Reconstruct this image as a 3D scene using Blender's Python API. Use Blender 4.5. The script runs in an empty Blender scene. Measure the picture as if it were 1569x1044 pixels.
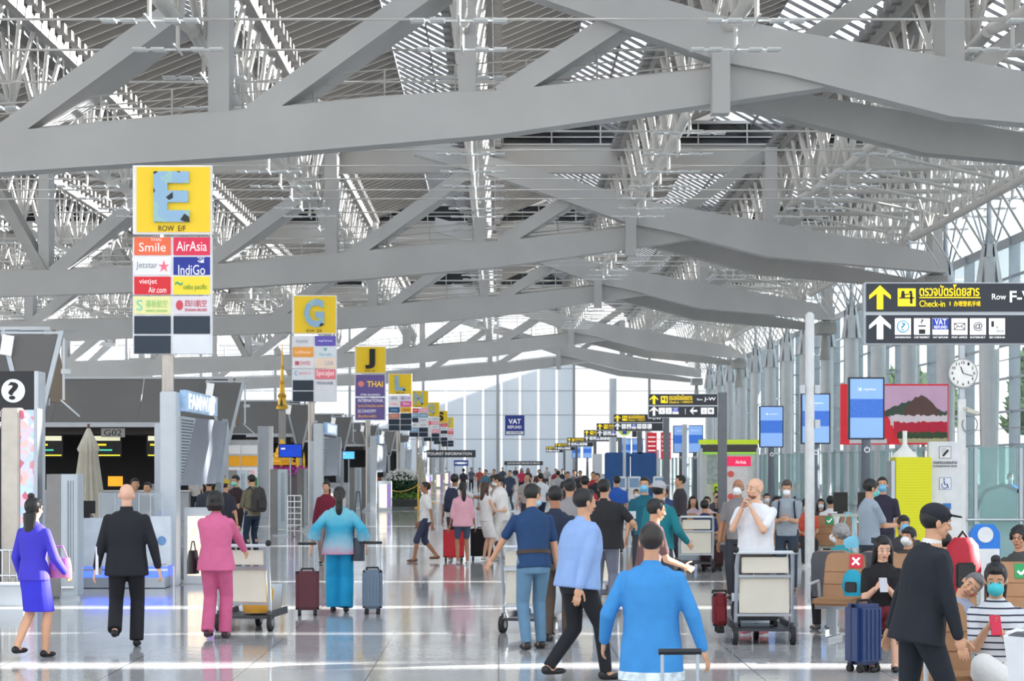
import bpy, bmesh, math, random
from mathutils import Vector, Matrix
random.seed(7)
S = bpy.context.scene
COL = S.collection
PI = math.pi
R = math.radians
# ------------------------------------------------------------------ camera, sky, sun, exposure
FP = 3300.0          # focal length in pixels of the 1569 x 1044 frame
CH = 1.95            # camera height
cam = bpy.data.cameras.new('camera'); co = bpy.data.objects.new('camera', cam); COL.objects.link(co)
co.location = (0, 0, CH); co.rotation_euler = (PI/2, 0, 0)
cam.sensor_width = 36; cam.lens = FP*36/1569
cam.shift_x = 20.5/1569; cam.shift_y = 189/1569
cam.clip_start = .1; cam.clip_end = 2000
S.camera = co
w = bpy.data.worlds.new('sky'); S.world = w; w.use_nodes = True
nt = w.node_tree; nt.nodes.clear()
wo = nt.nodes.new('ShaderNodeOutputWorld'); bg = nt.nodes.new('ShaderNodeBackground')
tc = nt.nodes.new('ShaderNodeTexCoord'); sp = nt.nodes.new('ShaderNodeSeparateXYZ'); rp = nt.nodes.new('ShaderNodeValToRGB')
nt.links.new(tc.outputs['Generated'], sp.inputs[0]); nt.links.new(sp.outputs['Z'], rp.inputs[0])
rp.color_ramp.elements[0].color = (1, .985, .96, 1); rp.color_ramp.elements[1].color = (.80, .90, 1.0, 1); rp.color_ramp.elements[1].position = .7
nt.links.new(rp.outputs[0], bg.inputs[0]); bg.inputs[1].default_value = 1.35
nt.links.new(bg.outputs[0], wo.inputs[0])
sun = bpy.data.lights.new('sun', 'SUN'); so = bpy.data.objects.new('sun', sun); COL.objects.link(so)
sun.energy = 26.0; sun.angle = R(.35); sun.color = (1, .965, .92)
SUNDIR = Vector((1.0, .27, .36)).normalized()          # towards the sun: from the right, slightly behind the camera
so.rotation_euler = SUNDIR.to_track_quat('Z', 'Y').to_euler()
S.view_settings.view_transform = 'Standard'; S.view_settings.look = 'None'
S.view_settings.exposure = 0.42; S.view_settings.gamma = 1.0; S.view_settings.use_curve_mapping = False
try:
    S.cycles.max_bounces = 8; S.cycles.diffuse_bounces = 4; S.cycles.glossy_bounces = 4; S.cycles.transmission_bounces = 6
    S.cycles.transparent_max_bounces = 24; S.cycles.caustics_reflective = False; S.cycles.caustics_refractive = False
    S.cycles.sample_clamp_indirect = 6; S.cycles.use_denoising = True
except Exception: pass

def gx(x, y, d=None):      # ground point seen at a pixel
    d = FP*CH/(y-711.0) if d is None else d
    return ((x-764)*d/FP, d)
def pz(y, d): return CH + (711-y)*d/FP

# ------------------------------------------------------------------ materials
MATS = {}
def srgb(c):
    return tuple(((v/255)/12.92 if v/255 <= .04045 else (((v/255)+.055)/1.055)**2.4) for v in c)
def mat(name, rgb, rough=.5, metal=0., var=.06, scale=6., emit=0., bump=0., coat=0., stripes=None, trans=0., spec=None):
    """principled material; rgb is 0..255 sRGB; noise varies the base colour a little"""
    if name in MATS: return MATS[name]
    m = bpy.data.materials.new(name); m.use_nodes = True; n = m.node_tree.nodes; l = m.node_tree.links
    b = n['Principled BSDF']; c = srgb(rgb)
    b.inputs['Roughness'].default_value = rough; b.inputs['Metallic'].default_value = metal
    if spec is not None: b.inputs['Specular IOR Level'].default_value = spec
    if coat: b.inputs['Coat Weight'].default_value = coat
    t = n.new('ShaderNodeTexCoord'); z = n.new('ShaderNodeTexNoise'); z.inputs['Scale'].default_value = scale; z.inputs['Detail'].default_value = 3
    l.new(t.outputs['Object'], z.inputs['Vector'])
    r = n.new('ShaderNodeValToRGB'); l.new(z.outputs['Fac'], r.inputs[0])
    r.color_ramp.elements[0].position = .3; r.color_ramp.elements[1].position = .7
    r.color_ramp.elements[0].color = tuple(max(0, v*(1-var)) for v in c)+(1,)
    r.color_ramp.elements[1].color = tuple(min(1, v*(1+var)) for v in c)+(1,)
    out = r.outputs[0]
    if stripes:
        (rgb2, sc, axis, duty) = stripes
        wv = n.new('ShaderNodeSeparateXYZ'); l.new(t.outputs['Object'], wv.inputs[0])
        m1 = n.new('ShaderNodeMath'); m1.operation = 'MULTIPLY'; m1.inputs[1].default_value = sc; l.new(wv.outputs[axis], m1.inputs[0])
        m2 = n.new('ShaderNodeMath'); m2.operation = 'FRACT'; l.new(m1.outputs[0], m2.inputs[0])
        m3 = n.new('ShaderNodeMath'); m3.operation = 'LESS_THAN'; m3.inputs[1].default_value = duty; l.new(m2.outputs[0], m3.inputs[0])
        mx = n.new('ShaderNodeMix'); mx.data_type = 'RGBA'; l.new(m3.outputs[0], mx.inputs[0]); l.new(out, mx.inputs[6]); mx.inputs[7].default_value = srgb(rgb2)+(1,)
        out = mx.outputs[2]
    l.new(out, b.inputs['Base Color'])
    if emit:
        l.new(out, b.inputs['Emission Color']); b.inputs['Emission Strength'].default_value = emit
    if trans: b.inputs['Transmission Weight'].default_value = trans
    if bump:
        bp = n.new('ShaderNodeBump'); bp.inputs['Strength'].default_value = bump; bp.inputs['Distance'].default_value = .01
        l.new(z.outputs['Fac'], bp.inputs['Height']); l.new(bp.outputs[0], b.inputs['Normal'])
    MATS[name] = m; return m
def glassmat(name, rgb, clear=.8, rough=.05):
    if name in MATS: return MATS[name]
    m = bpy.data.materials.new(name); m.use_nodes = True; n = m.node_tree.nodes; l = m.node_tree.links
    n.clear(); o = n.new('ShaderNodeOutputMaterial'); c = srgb(rgb)
    tr = n.new('ShaderNodeBsdfTransparent'); tr.inputs[0].default_value = c+(1,)
    pr = n.new('ShaderNodeBsdfPrincipled'); pr.inputs['Base Color'].default_value = c+(1,); pr.inputs['Roughness'].default_value = rough
    z = n.new('ShaderNodeTexNoise'); z.inputs['Scale'].default_value = 1.5
    mr = n.new('ShaderNodeMapRange'); mr.inputs[3].default_value = (1-clear)*.85; mr.inputs[4].default_value = (1-clear)*1.15; l.new(z.outputs['Fac'], mr.inputs[0])
    mx = n.new('ShaderNodeMixShader'); l.new(mr.outputs[0], mx.inputs[0]); l.new(tr.outputs[0], mx.inputs[1]); l.new(pr.outputs[0], mx.inputs[2])
    l.new(mx.outputs[0], o.inputs[0]); MATS[name] = m; return m
def sheetmat(name, rgb, tl=.5):
    """translucent cloth or frosted sheet: lit from both sides"""
    if name in MATS: return MATS[name]
    m = bpy.data.materials.new(name); m.use_nodes = True; n = m.node_tree.nodes; l = m.node_tree.links
    n.clear(); o = n.new('ShaderNodeOutputMaterial'); c = srgb(rgb)
    a = n.new('ShaderNodeBsdfTranslucent'); b = n.new('ShaderNodeBsdfDiffuse'); z = n.new('ShaderNodeTexNoise'); z.inputs['Scale'].default_value = .3
    r = n.new('ShaderNodeValToRGB'); l.new(z.outputs['Fac'], r.inputs[0])
    r.color_ramp.elements[0].color = tuple(v*.95 for v in c)+(1,); r.color_ramp.elements[1].color = c+(1,)
    l.new(r.outputs[0], a.inputs[0]); l.new(r.outputs[0], b.inputs[0])
    mx = n.new('ShaderNodeMixShader'); mx.inputs[0].default_value = 1-tl; l.new(a.outputs[0], mx.inputs[1]); l.new(b.outputs[0], mx.inputs[2])
    l.new(mx.outputs[0], o.inputs[0]); MATS[name] = m; return m

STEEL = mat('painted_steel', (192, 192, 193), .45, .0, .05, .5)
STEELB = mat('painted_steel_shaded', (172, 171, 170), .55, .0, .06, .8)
TUBE = mat('cream_tube_steel', (204, 202, 199), .4, 0, .06, 1)
CHROME = mat('chrome', (200, 203, 207), .22, 1, .04)
ALU = mat('aluminium', (176, 184, 193), .34, .75, .05, 3)
ALUW = mat('white_aluminium', (206, 212, 219), .4, .25, .04, 3)
BLACK = mat('black_plastic', (26, 27, 30), .45)
RUBBER = mat('rubber', (32, 32, 34), .7)
WHITE = mat('white_paint', (232, 234, 236), .45)
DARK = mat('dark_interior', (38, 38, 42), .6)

# ------------------------------------------------------------------ mesh builder
class MB:
    def __init__(s): s.v = []; s.f = []
    def add(s, vs, fs):
        o = len(s.v); s.v += [tuple(v) for v in vs]; s.f += [tuple(i+o for i in f) for f in fs]; return s
    def box(s, c, d, M=None):
        x, y, z = d[0]/2, d[1]/2, d[2]/2; c = Vector(c)
        P = [Vector((a, b, e)) for a in (-x, x) for b in (-y, y) for e in (-z, z)]
        P = [(M @ p if M else p)+c for p in P]
        return s.add(P, [(0, 1, 3, 2), (4, 6, 7, 5), (0, 4, 5, 1), (2, 3, 7, 6), (0, 2, 6, 4), (1, 5, 7, 3)])
    def bar(s, p, q, a, b, up=(0, 0, 1)):
        """box beam from p to q, a wide (sideways), b deep (along up)"""
        p, q = Vector(p), Vector(q); d = (q-p).normalized(); u = Vector(up)
        side = d.cross(u)
        if side.length < 1e-4: side = d.cross(Vector((1, 0, 0)))
        side.normalize(); u = side.cross(d).normalized(); P = []
        for c in (p, q):
            for i, j in ((-1, -1), (1, -1), (1, 1), (-1, 1)): P.append(c+side*i*a/2+u*j*b/2)
        return s.add(P, [(3, 2, 1, 0), (4, 5, 6, 7), (0, 1, 5, 4), (1, 2, 6, 5), (2, 3, 7, 6), (3, 0, 4, 7)])
    def tube(s, p, q, r, r2=None, n=10, caps=True):
        p, q = Vector(p), Vector(q); r2 = r if r2 is None else r2
        d = (q-p).normalized(); a = d.orthogonal().normalized(); b = d.cross(a); P = []
        for c, rr in ((p, r), (q, r2)):
            for i in range(n):
                t = 2*PI*i/n; P.append(c+a*math.cos(t)*rr+b*math.sin(t)*rr)
        F = [(i, (i+1) % n, n+(i+1) % n, n+i) for i in range(n)]
        if caps: F += [tuple(range(n-1, -1, -1)), tuple(range(n, 2*n))]
        return s.add(P, F)
    def path(s, pts, r, n=8):
        for a, b in zip(pts, pts[1:]): s.tube(a, b, r, n=n)
        for c in pts[1:-1]: s.ball(c, (r, r, r), 6, 5)
        return s
    def ball(s, c, r, n=12, m=8, M=None):
        c = Vector(c); P = [Vector((0, 0, r[2]))]
        for j in range(1, m):
            t = PI*j/m
            for i in range(n):
                u = 2*PI*i/n; P.append(Vector((r[0]*math.sin(t)*math.cos(u), r[1]*math.sin(t)*math.sin(u), r[2]*math.cos(t))))
        P.append(Vector((0, 0, -r[2]))); F = []
        for i in range(n): F.append((0, 1+i, 1+(i+1) % n))
        for j in range(m-2):
            for i in range(n):
                a = 1+j*n+i; b = 1+j*n+(i+1) % n; F.append((a, a+n, b+n, b))
        e = len(P)-1
        for i in range(n): F.append((e, e-n+(i+1) % n, e-n+i))
        return s.add([(M @ p if M else p)+c for p in P], F)
    def lathe(s, prof, c=(0, 0, 0), n=20, sx=1, sy=1):
        """prof: (radius, z) from the bottom up"""
        P = []; c = Vector(c)
        for r, z in prof:
            for i in range(n):
                t = 2*PI*i/n; P.append(c+Vector((r*math.cos(t)*sx, r*math.sin(t)*sy, z)))
        F = []
        for j in range(len(prof)-1):
            for i in range(n): F.append((j*n+i, j*n+(i+1) % n, (j+1)*n+(i+1) % n, (j+1)*n+i))
        F += [tuple(range(n-1, -1, -1)), tuple(range((len(prof)-1)*n, len(prof)*n))]
        return s.add(P, F)
    def loft(s, secs, n=14):
        """secs: list of (centre, rx, ry[, M])"""
        P = []
        for sc in secs:
            c = Vector(sc[0]); M = sc[3] if len(sc) > 3 else None
            for i in range(n):
                t = 2*PI*i/n; v = Vector((sc[1]*math.cos(t), sc[2]*math.sin(t), 0)); P.append((M @ v if M else v)+c)
        F = []
        for j in range(len(secs)-1):
            for i in range(n): F.append((j*n+i, j*n+(i+1) % n, (j+1)*n+(i+1) % n, (j+1)*n+i))
        F += [tuple(range(n-1, -1, -1)), tuple(range((len(secs)-1)*n, len(secs)*n))]
        return s.add(P, F)
    def prism(s, pts, y0, y1, plane='xz'):
        """polygon pts extruded; plane xz -> along y, xy -> along z, yz -> along x"""
        n = len(pts); P = []
        for k in (y0, y1):
            for a, b in pts: P.append({'xz': (a, k, b), 'xy': (a, b, k), 'yz': (k, a, b)}[plane])
        F = [tuple(range(n)), tuple(range(2*n-1, n-1, -1))]+[(i, n+i, n+(i+1) % n, (i+1) % n) for i in range(n)]
        return s.add(P, F)
    def quad(s, a, b, c, d): return s.add([a, b, c, d], [(0, 1, 2, 3)])
    def build(s, name, m, parent=None, smooth=False, bevel=0, loc=None, rot=None):
        me = bpy.data.meshes.new(name); me.from_pydata(s.v, [], s.f)
        bm = bmesh.new(); bm.from_mesh(me); bmesh.ops.recalc_face_normals(bm, faces=bm.faces)
        if bevel: bmesh.ops.bevel(bm, geom=list(bm.edges), offset=bevel, segments=2, affect='EDGES', clamp_overlap=True)
        bm.to_mesh(me); bm.free()
        if smooth:
            for p in me.polygons: p.use_smooth = True
            try: me.set_sharp_from_angle(angle=R(42))
            except Exception: pass
        me.materials.append(m)
        return link(name, me, parent, loc, rot)
def link(name, me, parent=None, loc=None, rot=None):
    o = bpy.data.objects.new(name, me); COL.objects.link(o)
    if parent: o.parent = parent
    if loc: o.location = loc
    if rot: o.rotation_euler = rot
    return o
def thing(name, label, cat, loc=(0, 0, 0), rz=0., group=None):
    o = bpy.data.objects.new(name, None); COL.objects.link(o); o.location = loc; o.rotation_euler = (0, 0, rz)
    o.empty_display_size = .1
    return tag(o, label, cat, group)
def tag(o, label, cat, group=None):
    o['label'] = label; o['category'] = cat
    if group: o['group'] = group
    return o
def struct(o): o['kind'] = 'structure'; return o
def copy_tree(o, parent=None):
    c = o.copy(); COL.objects.link(c); c.parent = parent
    for ch in list(o.children): copy_tree(ch, c)
    return c
def dup(o, label, loc, rz=0., scale=None):
    c = copy_tree(o); c.location = loc; c.rotation_euler = (0, 0, rz); c['label'] = label
    if scale: c.scale = (scale,)*3
    return c

TMP = bpy.data.scenes.new('workbench')
def evaluate(ob):
    """mesh of an object with its modifiers applied"""
    TMP.collection.objects.link(ob); vl = TMP.view_layers[0]; vl.update()
    dg = vl.depsgraph; dg.update()
    me = bpy.data.meshes.new_from_object(ob.evaluated_get(dg))
    TMP.collection.objects.unlink(ob); bpy.data.objects.remove(ob); return me
TXT = {}
def text(s, wd, ht, m, parent, loc, name='lettering', rot=(PI/2, 0, 0), align='CENTER', bold=0., shear=0., fit='both', depth=.004):
    """raised lettering fitted into wd x ht, centred (or left-aligned) on loc"""
    key = (s, bold, shear)
    if key not in TXT:
        cu = bpy.data.curves.new('lettering', 'FONT'); cu.body = s; cu.extrude = .02; cu.offset = bold; cu.shear = shear
        cu.resolution_u = 3
        me = evaluate(bpy.data.objects.new('t', cu))
        if len(me.vertices):
            xs = [v.co.x for v in me.vertices]; ys = [v.co.y for v in me.vertices]
            TXT[key] = (me, min(xs), max(xs), min(ys), max(ys))
        else: TXT[key] = None
    if TXT[key] is None: return None
    me0, x0, x1, y0, y1 = TXT[key]; me = me0.copy()
    kx = wd/max(x1-x0, 1e-6); ky = ht/max(y1-y0, 1e-6)
    if fit == 'ht': kx = ky
    elif fit == 'min': kx = ky = min(kx, ky)
    ax = (x0+x1)/2 if align == 'CENTER' else x0
    for v in me.vertices: v.co = ((v.co.x-ax)*kx, (v.co.y-(y0+y1)/2)*ky, v.co.z/.02*depth)
    me.materials.clear(); me.materials.append(m)
    return link(name, me, parent, loc, rot)

# ------------------------------------------------------------------ floor
def floor_material():
    m = bpy.data.materials.new('polished_terrazzo'); m.use_nodes = True; n = m.node_tree.nodes; l = m.node_tree.links
    b = n['Principled BSDF']; t = n.new('ShaderNodeTexCoord')
    br = n.new('ShaderNodeTexBrick'); br.offset = 0; br.inputs['Scale'].default_value = 1
    br.inputs['Brick Width'].default_value = 1.2; br.inputs['Row Height'].default_value = 1.2; br.inputs['Mortar Size'].default_value = .008
    br.inputs['Color1'].default_value = srgb((182, 181, 182))+(1,); br.inputs['Color2'].default_value = srgb((190, 189, 190))+(1,)
    br.inputs['Mortar'].default_value = srgb((112, 112, 116))+(1,)
    l.new(t.outputs['Object'], br.inputs['Vector'])
    z = n.new('ShaderNodeTexNoise'); z.inputs['Scale'].default_value = 30; z.inputs['Detail'].default_value = 4; l.new(t.outputs['Object'], z.inputs['Vector'])
    mx = n.new('ShaderNodeMix'); mx.data_type = 'RGBA'; mx.blend_type = 'OVERLAY'; mx.inputs[0].default_value = .35
    l.new(br.outputs['Color'], mx.inputs[6]); l.new(z.outputs['Color'], mx.inputs[7]); 
    hs = n.new('ShaderNodeHueSaturation'); hs.inputs['Saturation'].default_value = .25; l.new(mx.outputs[2], hs.inputs['Color']); l.new(hs.outputs[0], b.inputs['Base Color'])
    z2 = n.new('ShaderNodeTexNoise'); z2.inputs['Scale'].default_value = .8; l.new(t.outputs['Object'], z2.inputs['Vector'])
    mr = n.new('ShaderNodeMapRange'); mr.inputs[3].default_value = .05; mr.inputs[4].default_value = .13; l.new(z2.outputs['Fac'], mr.inputs[0]); l.new(mr.outputs[0], b.inputs['Roughness'])
    z3 = n.new('ShaderNodeTexNoise'); z3.inputs['Scale'].default_value = 3.5; z3.inputs['Detail'].default_value = 2; l.new(t.outputs['Object'], z3.inputs['Vector'])
    bp = n.new('ShaderNodeBump'); bp.inputs['Strength'].default_value = .12; bp.inputs['Distance'].default_value = .01
    l.new(z3.outputs['Fac'], bp.inputs['Height']); l.new(bp.outputs[0], b.inputs['Normal'])
    b.inputs['Specular IOR Level'].default_value = .6
    return m
FLOORM = floor_material()
struct(MB().box((-17, 118, -.15), (92, 260, .3)).build('floor', FLOORM))
struct(MB().box((0, 150, -.45), (600, 700, .3)).build('ground', mat('outside_ground', (170, 172, 165), .9)))

# ------------------------------------------------------------------ roof
DT = [61.5, 102.7, 136.5, 186.0, 226.0]  # last truss stands in for an outside beam's shadow on the end wall
A_BOT = [(-58, 8.6), (-33, 9.4), (-23.8, 9.9), (-14.4, 10.2), (-6.9, 10.7), (0, 11.3), (3.5, 11.8), (6.3, 12.2), (11.1, 12.9)]
A_TOP = [(-58, 10.3), (-33, 10.9), (-23.8, 11.1), (-14.4, 11.35), (-2.3, 12.45), (.1, 12.55), (5.9, 13.15), (8.35, 13.5), (11.1, 13.7)]
B_TOP = [(-4, 17.5), (.16, 16.35), (6.3, 14.6), (8.1, 14.2), (12.8, 13.4), (21.2, 11.85)]
B_BOT = [(-4, 16.6), (.16, 15.45), (6.3, 13.3), (8.1, 12.95), (12.8, 11.75), (21.2, 11.0)]
LINES = [-55.6, -47.8, -40.0, -32.2, -24.4, -16.6, -8.8, -1.0, 6.5, 14.1, 21.8]
def interp(P, x):
    for (a, b), (c, d) in zip(P, P[1:]):
        if a <= x <= c: return b+(d-b)*(x-a)/(c-a)
    return P[0][1] if x < P[0][0] else P[-1][1]
TRUSS_LABELS = ['big grey steel roof truss nearest, its lower beam above the E row sign',
    'grey steel roof truss crossing behind the E row sign, second from the front',
    'grey steel roof truss passing just over the G row sign top', 'grey steel roof truss crossing above the J and L row signs',
    'farthest roof truss, stands in for an outside beam shadowing the white end wall']
def truss(y, label, seam=True):
    t = thing('roof_truss', label, 'roof truss', (0, y, 0), 0, 'roof trusses across the hall')
    MB().prism(A_BOT+A_TOP[::-1], -.45, .45).build('lower_beam', STEEL, t)
    MB().prism(B_BOT+B_TOP[::-1], -.75, .1).build('crossing_beam', STEEL, t)
    sh = lambda P, dz: [(a, b+dz) for a, b in P if a > 5]
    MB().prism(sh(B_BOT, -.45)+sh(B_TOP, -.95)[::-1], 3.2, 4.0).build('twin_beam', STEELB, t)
    for x0, x1, z1 in ((-37.2,-32.6,14.9),(-45,-40.4,14.9),(-29.5, -24.6, 14.9), (-14.2, -9.0, 15.0), (-7.0, -1.4, 15.9), (.05, 3.9, 14.9), (-21.2, -16.8, 14.8)):
        z0 = interp(A_TOP, x0)-.15
        MB().bar((x0, .85, z0), (x1, .85, z1), 2.5, .6).build('diagonal', STEEL, t)
    for x0, x1 in ((-21.6, -25.0), (8.6, 12.9), (13.4, 18.5)):
        P = A_TOP if x0 < 0 else B_TOP
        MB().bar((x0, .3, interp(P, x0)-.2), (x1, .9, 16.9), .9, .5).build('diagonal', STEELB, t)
    for x0, wd in ((-45.2,.55),(-37.5,.55),(-29.8, .55), (-21.7, .5), (-8.0, .6), (-.9, .5)):
        MB().box((x0, .65, (interp(A_TOP, x0)+17)/2-.2+.3), (wd, 1.3, 17-interp(A_TOP, x0)+.3)).build('post', STEEL, t)
    for x0, wd in ((13.0, .55), (20.9, .5)):
        MB().box((x0, .6, (interp(B_TOP, x0)+17)/2-.4), (wd, 1.5, 17-interp(B_TOP, x0)+.9)).build('post', STEEL, t)
    MB().box((6.25, -.75, 12.75), (.5, .6, 1.9)).build('hanger', STEEL, t)
    m = MB()
    m.box((20.9, 1.5, 10.6), (1.1, 2.6, .7)); m.tube((20.9, 1.5, 8.6), (20.9, 1.5, 10.6), .35, .12)
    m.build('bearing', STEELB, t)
    # maintenance walkway with rail on top of the lower beam
    m = MB()
    xs = [-32+2.05*i for i in range(21)]
    for i, x in enumerate(xs):
        z = interp(A_TOP, x); m.tube((x, .8, z), (x, .8, z+1.0), .03, n=5)
        if i:
            x0 = xs[i-1]; z0 = interp(A_TOP, x0)
            for dz in (.35, .7, 1.0): m.tube((x0, .8, z0+dz), (x, .8, z+dz), .022, n=5)
            m.bar((x0, .6, z0+.12), (x, .6, z+.12), .5, .1)
    m.build('walkway_rail', TUBE, t)
    return t
for y, lb in zip(DT, TRUSS_LABELS): truss(y, lb)

RAFT = mat('rafter_grey', (132, 130, 129), .6, 0, .06, .8)
ROOFM = mat('roof_slats', (112, 108, 105), .6, 0, .08, .4)
LIPM = mat('roof_slat_edges', (172, 169, 166), .5, 0, .05, .4)
SKYG = glassmat('skylight_glass', (246, 250, 253), .86, .1)
DARKG = glassmat('glass_dark_beyond', (40, 44, 50), .25, .1)  # darkness behind the clerestory panes put into the glass colour
FASC = mat('fascia_paint', (188, 186, 183), .5, 0, .04, .3)
bays = [(20.0, DT[0]+3)]+[(DT[i]+4.2, DT[i+1]+3) for i in range(4)]
PITCH = 1.25
for k, (y0, y1) in enumerate(bays):
    m = MB(); lip = MB(); g = MB(); bars = MB()
    for i in range(len(LINES)-1):
        xa, xb = LINES[i], LINES[i+1]; xm = xa+(xb-xa)*.55; za, zm, zb = 17.6, 19.3, 17.7
        m.quad((xa, y0, za+.2), (xa, y1, za+.2), (xm, y1, zm+.2), (xm, y0, zm+.2))
        m.quad((xa, y0, za+.26), (xa, y1, za+.26), (xm, y1, zm+.26), (xm, y0, zm+.26))
        y = y0
        while y < y1:
            lip.bar((xa, y, za), (xm, y, zm), .16, .34)
            bars.bar((xm, y, zm+.1), (xb-.4, y, zb+.1), .07, .12)
            y += PITCH
        bars.bar((xm, y0, zm), (xm, y1, zm), .2, .25); bars.bar(((xm+xb)/2, y0, (zm+zb)/2+.1), ((xm+xb)/2, y1, (zm+zb)/2+.1), .06, .16)
        g.quad((xm, y0, zm+.2), (xm, y1, zm+.2), (xb-.4, y1, zb+.2), (xb-.4, y0, zb+.2))
    if k == 0: pass
    struct(m.build('ceiling', ROOFM)); struct(lip.build('ceiling_slats', LIPM))
    struct(g.build('window_%d' % (20+k), SKYG)); struct(bars.build('ceiling_trim', mat('skylight_bars', (120, 120, 122), .5)))
for k, y in enumerate(DT[:4]):
    struct(MB().box((-17, y+3.3, 16.9), (78, .6, 1.3)).build('trim_%d' % (k+1), FASC))
    m = MB(); m.box((-17, y+3.05, 17.62), (78, .3, .1)); m.box((-17, y+3.05, 18.0), (78, .06, .06)); m.box((-17, y+3.3, 18.75), (78, .4, .16))
    for i in range(32): m.box((-55+2.4*i, y+3.05, 18.15), (.07, .07, 1.2))
    struct(m.build('trim_%d' % (k+11), STEEL))
    struct(MB().box((-17, y+3.35, 18.15), (78, .05, 1.1)).build('window_%d' % (k+1), DARKG))

# lengthwise tubular trusses with fans of struts
fan = MB()
for sx in (-1, 1):
    fan.tube((0, 0, 0), (sx*.55, 1.1, 3.0), .1, .085, n=7); fan.tube((0, 0, 0), (sx*.55, -1.1, 3.0), .1, .085, n=7)
fan.tube((0, 0, 0), (.45, -2.4, 3.0), .035, n=5); fan.tube((0, 0, 0), (-.45, 2.4, 3.0), .035, n=5)
fanme = None
LT = {-47.8: 'fourth left of the E row sign', -40.0: 'third left of the E row sign', -32.2: 'second left of the E row sign', -24.4: 'well left of the E row sign', -16.6: 'just left of the E row sign', -8.8: 'passing over the E row sign', -1.0: 'over the hall middle, seen end on',
      6.5: 'right of the hall middle', 14.1: 'over the right seating', 21.8: 'along the right glass wall'}
BAYN = ['before the nearest big truss', 'first bay back', 'second bay back',
        'third bay back', 'last bay']
def lamp_cluster():
    t = thing('ceiling_light_cluster', 'small white cross-shaped light fitting hanging under a roof tube', 'ceiling light', (0, 0, 0), 0, 'light fittings under the roof tubes')
    m = MB(); m.tube((0, 0, 0), (0, 0, -.65), .06, n=6); m.build('stem', TUBE, t)
    m = MB(); m.bar((-1.2, 0, -.68), (1.2, 0, -.68), .05, .05); m.bar((0, -.8, -.68), (0, .8, -.68), .05, .05)
    for x in (-1.05, -.55, .55, 1.05): m.box((x, .12, -.66), (.36, .5, .05))
    m.build('light_plate', WHITE, t); return t
LC = None
for li, X in enumerate(LINES[1:]):
    for k, (a, b) in enumerate([(47, DT[0])]+list(zip([d+.5 for d in DT], DT[1:]))):
        lx = LT[X]
        t = thing('tube_truss', 'cream tube truss, %s, %s' % (lx, BAYN[k]), 'roof truss', (X, 0, 0), 0, 'lengthwise tube trusses')
        n = max(3, round((b-a)/4.6)); ys = [a+(b-a)*(i+.5)/n for i in range(n)]
        zt = lambda y: 13.95+.9*(2*(y-(a+b)/2)/(b-a))**2*.5
        m = MB()
        ps = [a+(b-a)*i/8 for i in range(9)]
        for p, q in zip(ps, ps[1:]): m.tube((0, p, zt(p)), (0, q, zt(q)), .19, n=12)
        m.build('bottom_tube', TUBE, t, smooth=True)
        m = MB(); m.bar((-.5, a, 17.25), (-.5, b+.2, 17.25), .3, .75); m.build('rafter', RAFT, t)
        m = MB(); m.bar((.65, a, 17.25), (.65, b+.2, 17.25), .3, .75)
        y = a
        while y < b: m.box((.95, y, 17.5), (.35, .5, .35)); m.box((-.8, y, 17.5), (.35, .5, .35)); y += PITCH
        m.build('rafter', RAFT, t)
        if X == 14.1 and k in (1, 2, 3):
            for y in ys:
                MB().tube((.2, y+.6, zt(y)), (6.8, y+.6, zt(y)), .11, n=8).tube((.2, y+.6, zt(y)), (6.8, y+3.0, zt(y)-.9), .07, n=6).build('side_prop', TUBE, t)
        if X == 21.8:
            MB().tube((-2.2, a+1, 12.6), (-2.2, b-1, 12.6), .16, n=10).build('eaves_tube', TUBE, t, smooth=True)
            m = MB(); y = a+1.5
            while y < b-1:
                for p in ((1.2, 1.2, -1.4), (1.0, -.9, 4.2), (-1.3, .6, 4.2), (.4, 1.4, 4.2)): m.tube((-2.2, y, 12.6), (-2.2+p[0], y+p[1], 12.6+p[2]), .05, n=5)
                y += 2.3
            m.build('braces', TUBE, t)
        for y in ys:
            if fanme is None: o = fan.build('strut_fan', TUBE, t, smooth=True); fanme = o.data
            else: o = link('strut_fan', fanme, t)
            o.location = (0, y, zt(y)); o.scale = (1, 1, (16.95-zt(y))/3.0)
            if k < 4:
                if LC is None: LC = lamp_cluster(); LC.location = (X, y, zt(y)-.15)
                elif not (X < -20 and k == 0): c = copy_tree(LC); c.location = (X, y, zt(y)-.15)
# sideways tie cables: thin rods across the hall at each joint
ck = None
for k, (a, b) in enumerate([(47, DT[0])]+list(zip([d+.5 for d in DT], DT[1:]))[:3]):
    n = max(3, round((b-a)/4.6))
    for i in range(n):
        y = a+(b-a)*(i+.5)/n; z = 13.95+.45*(2*(y-(a+b)/2)/(b-a))**2
        if ck is None:
            c = MB().tube((-50, 0, 0), (21.1, 0, 0), .035, n=6); 
            for X in LINES[1:-1]: c.tube((X-.9, 0, 0), (X+.9, 0, 0), .06, n=6)
            o = c.build('tie_rod', TUBE); ck = o; tag(o, 'thin steel tie rod stretched across the hall below the roof', 'tie rod', 'tie rods across the hall')
        else: o = ck.copy(); COL.objects.link(o)
        o.location = (0, y, z)
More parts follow.
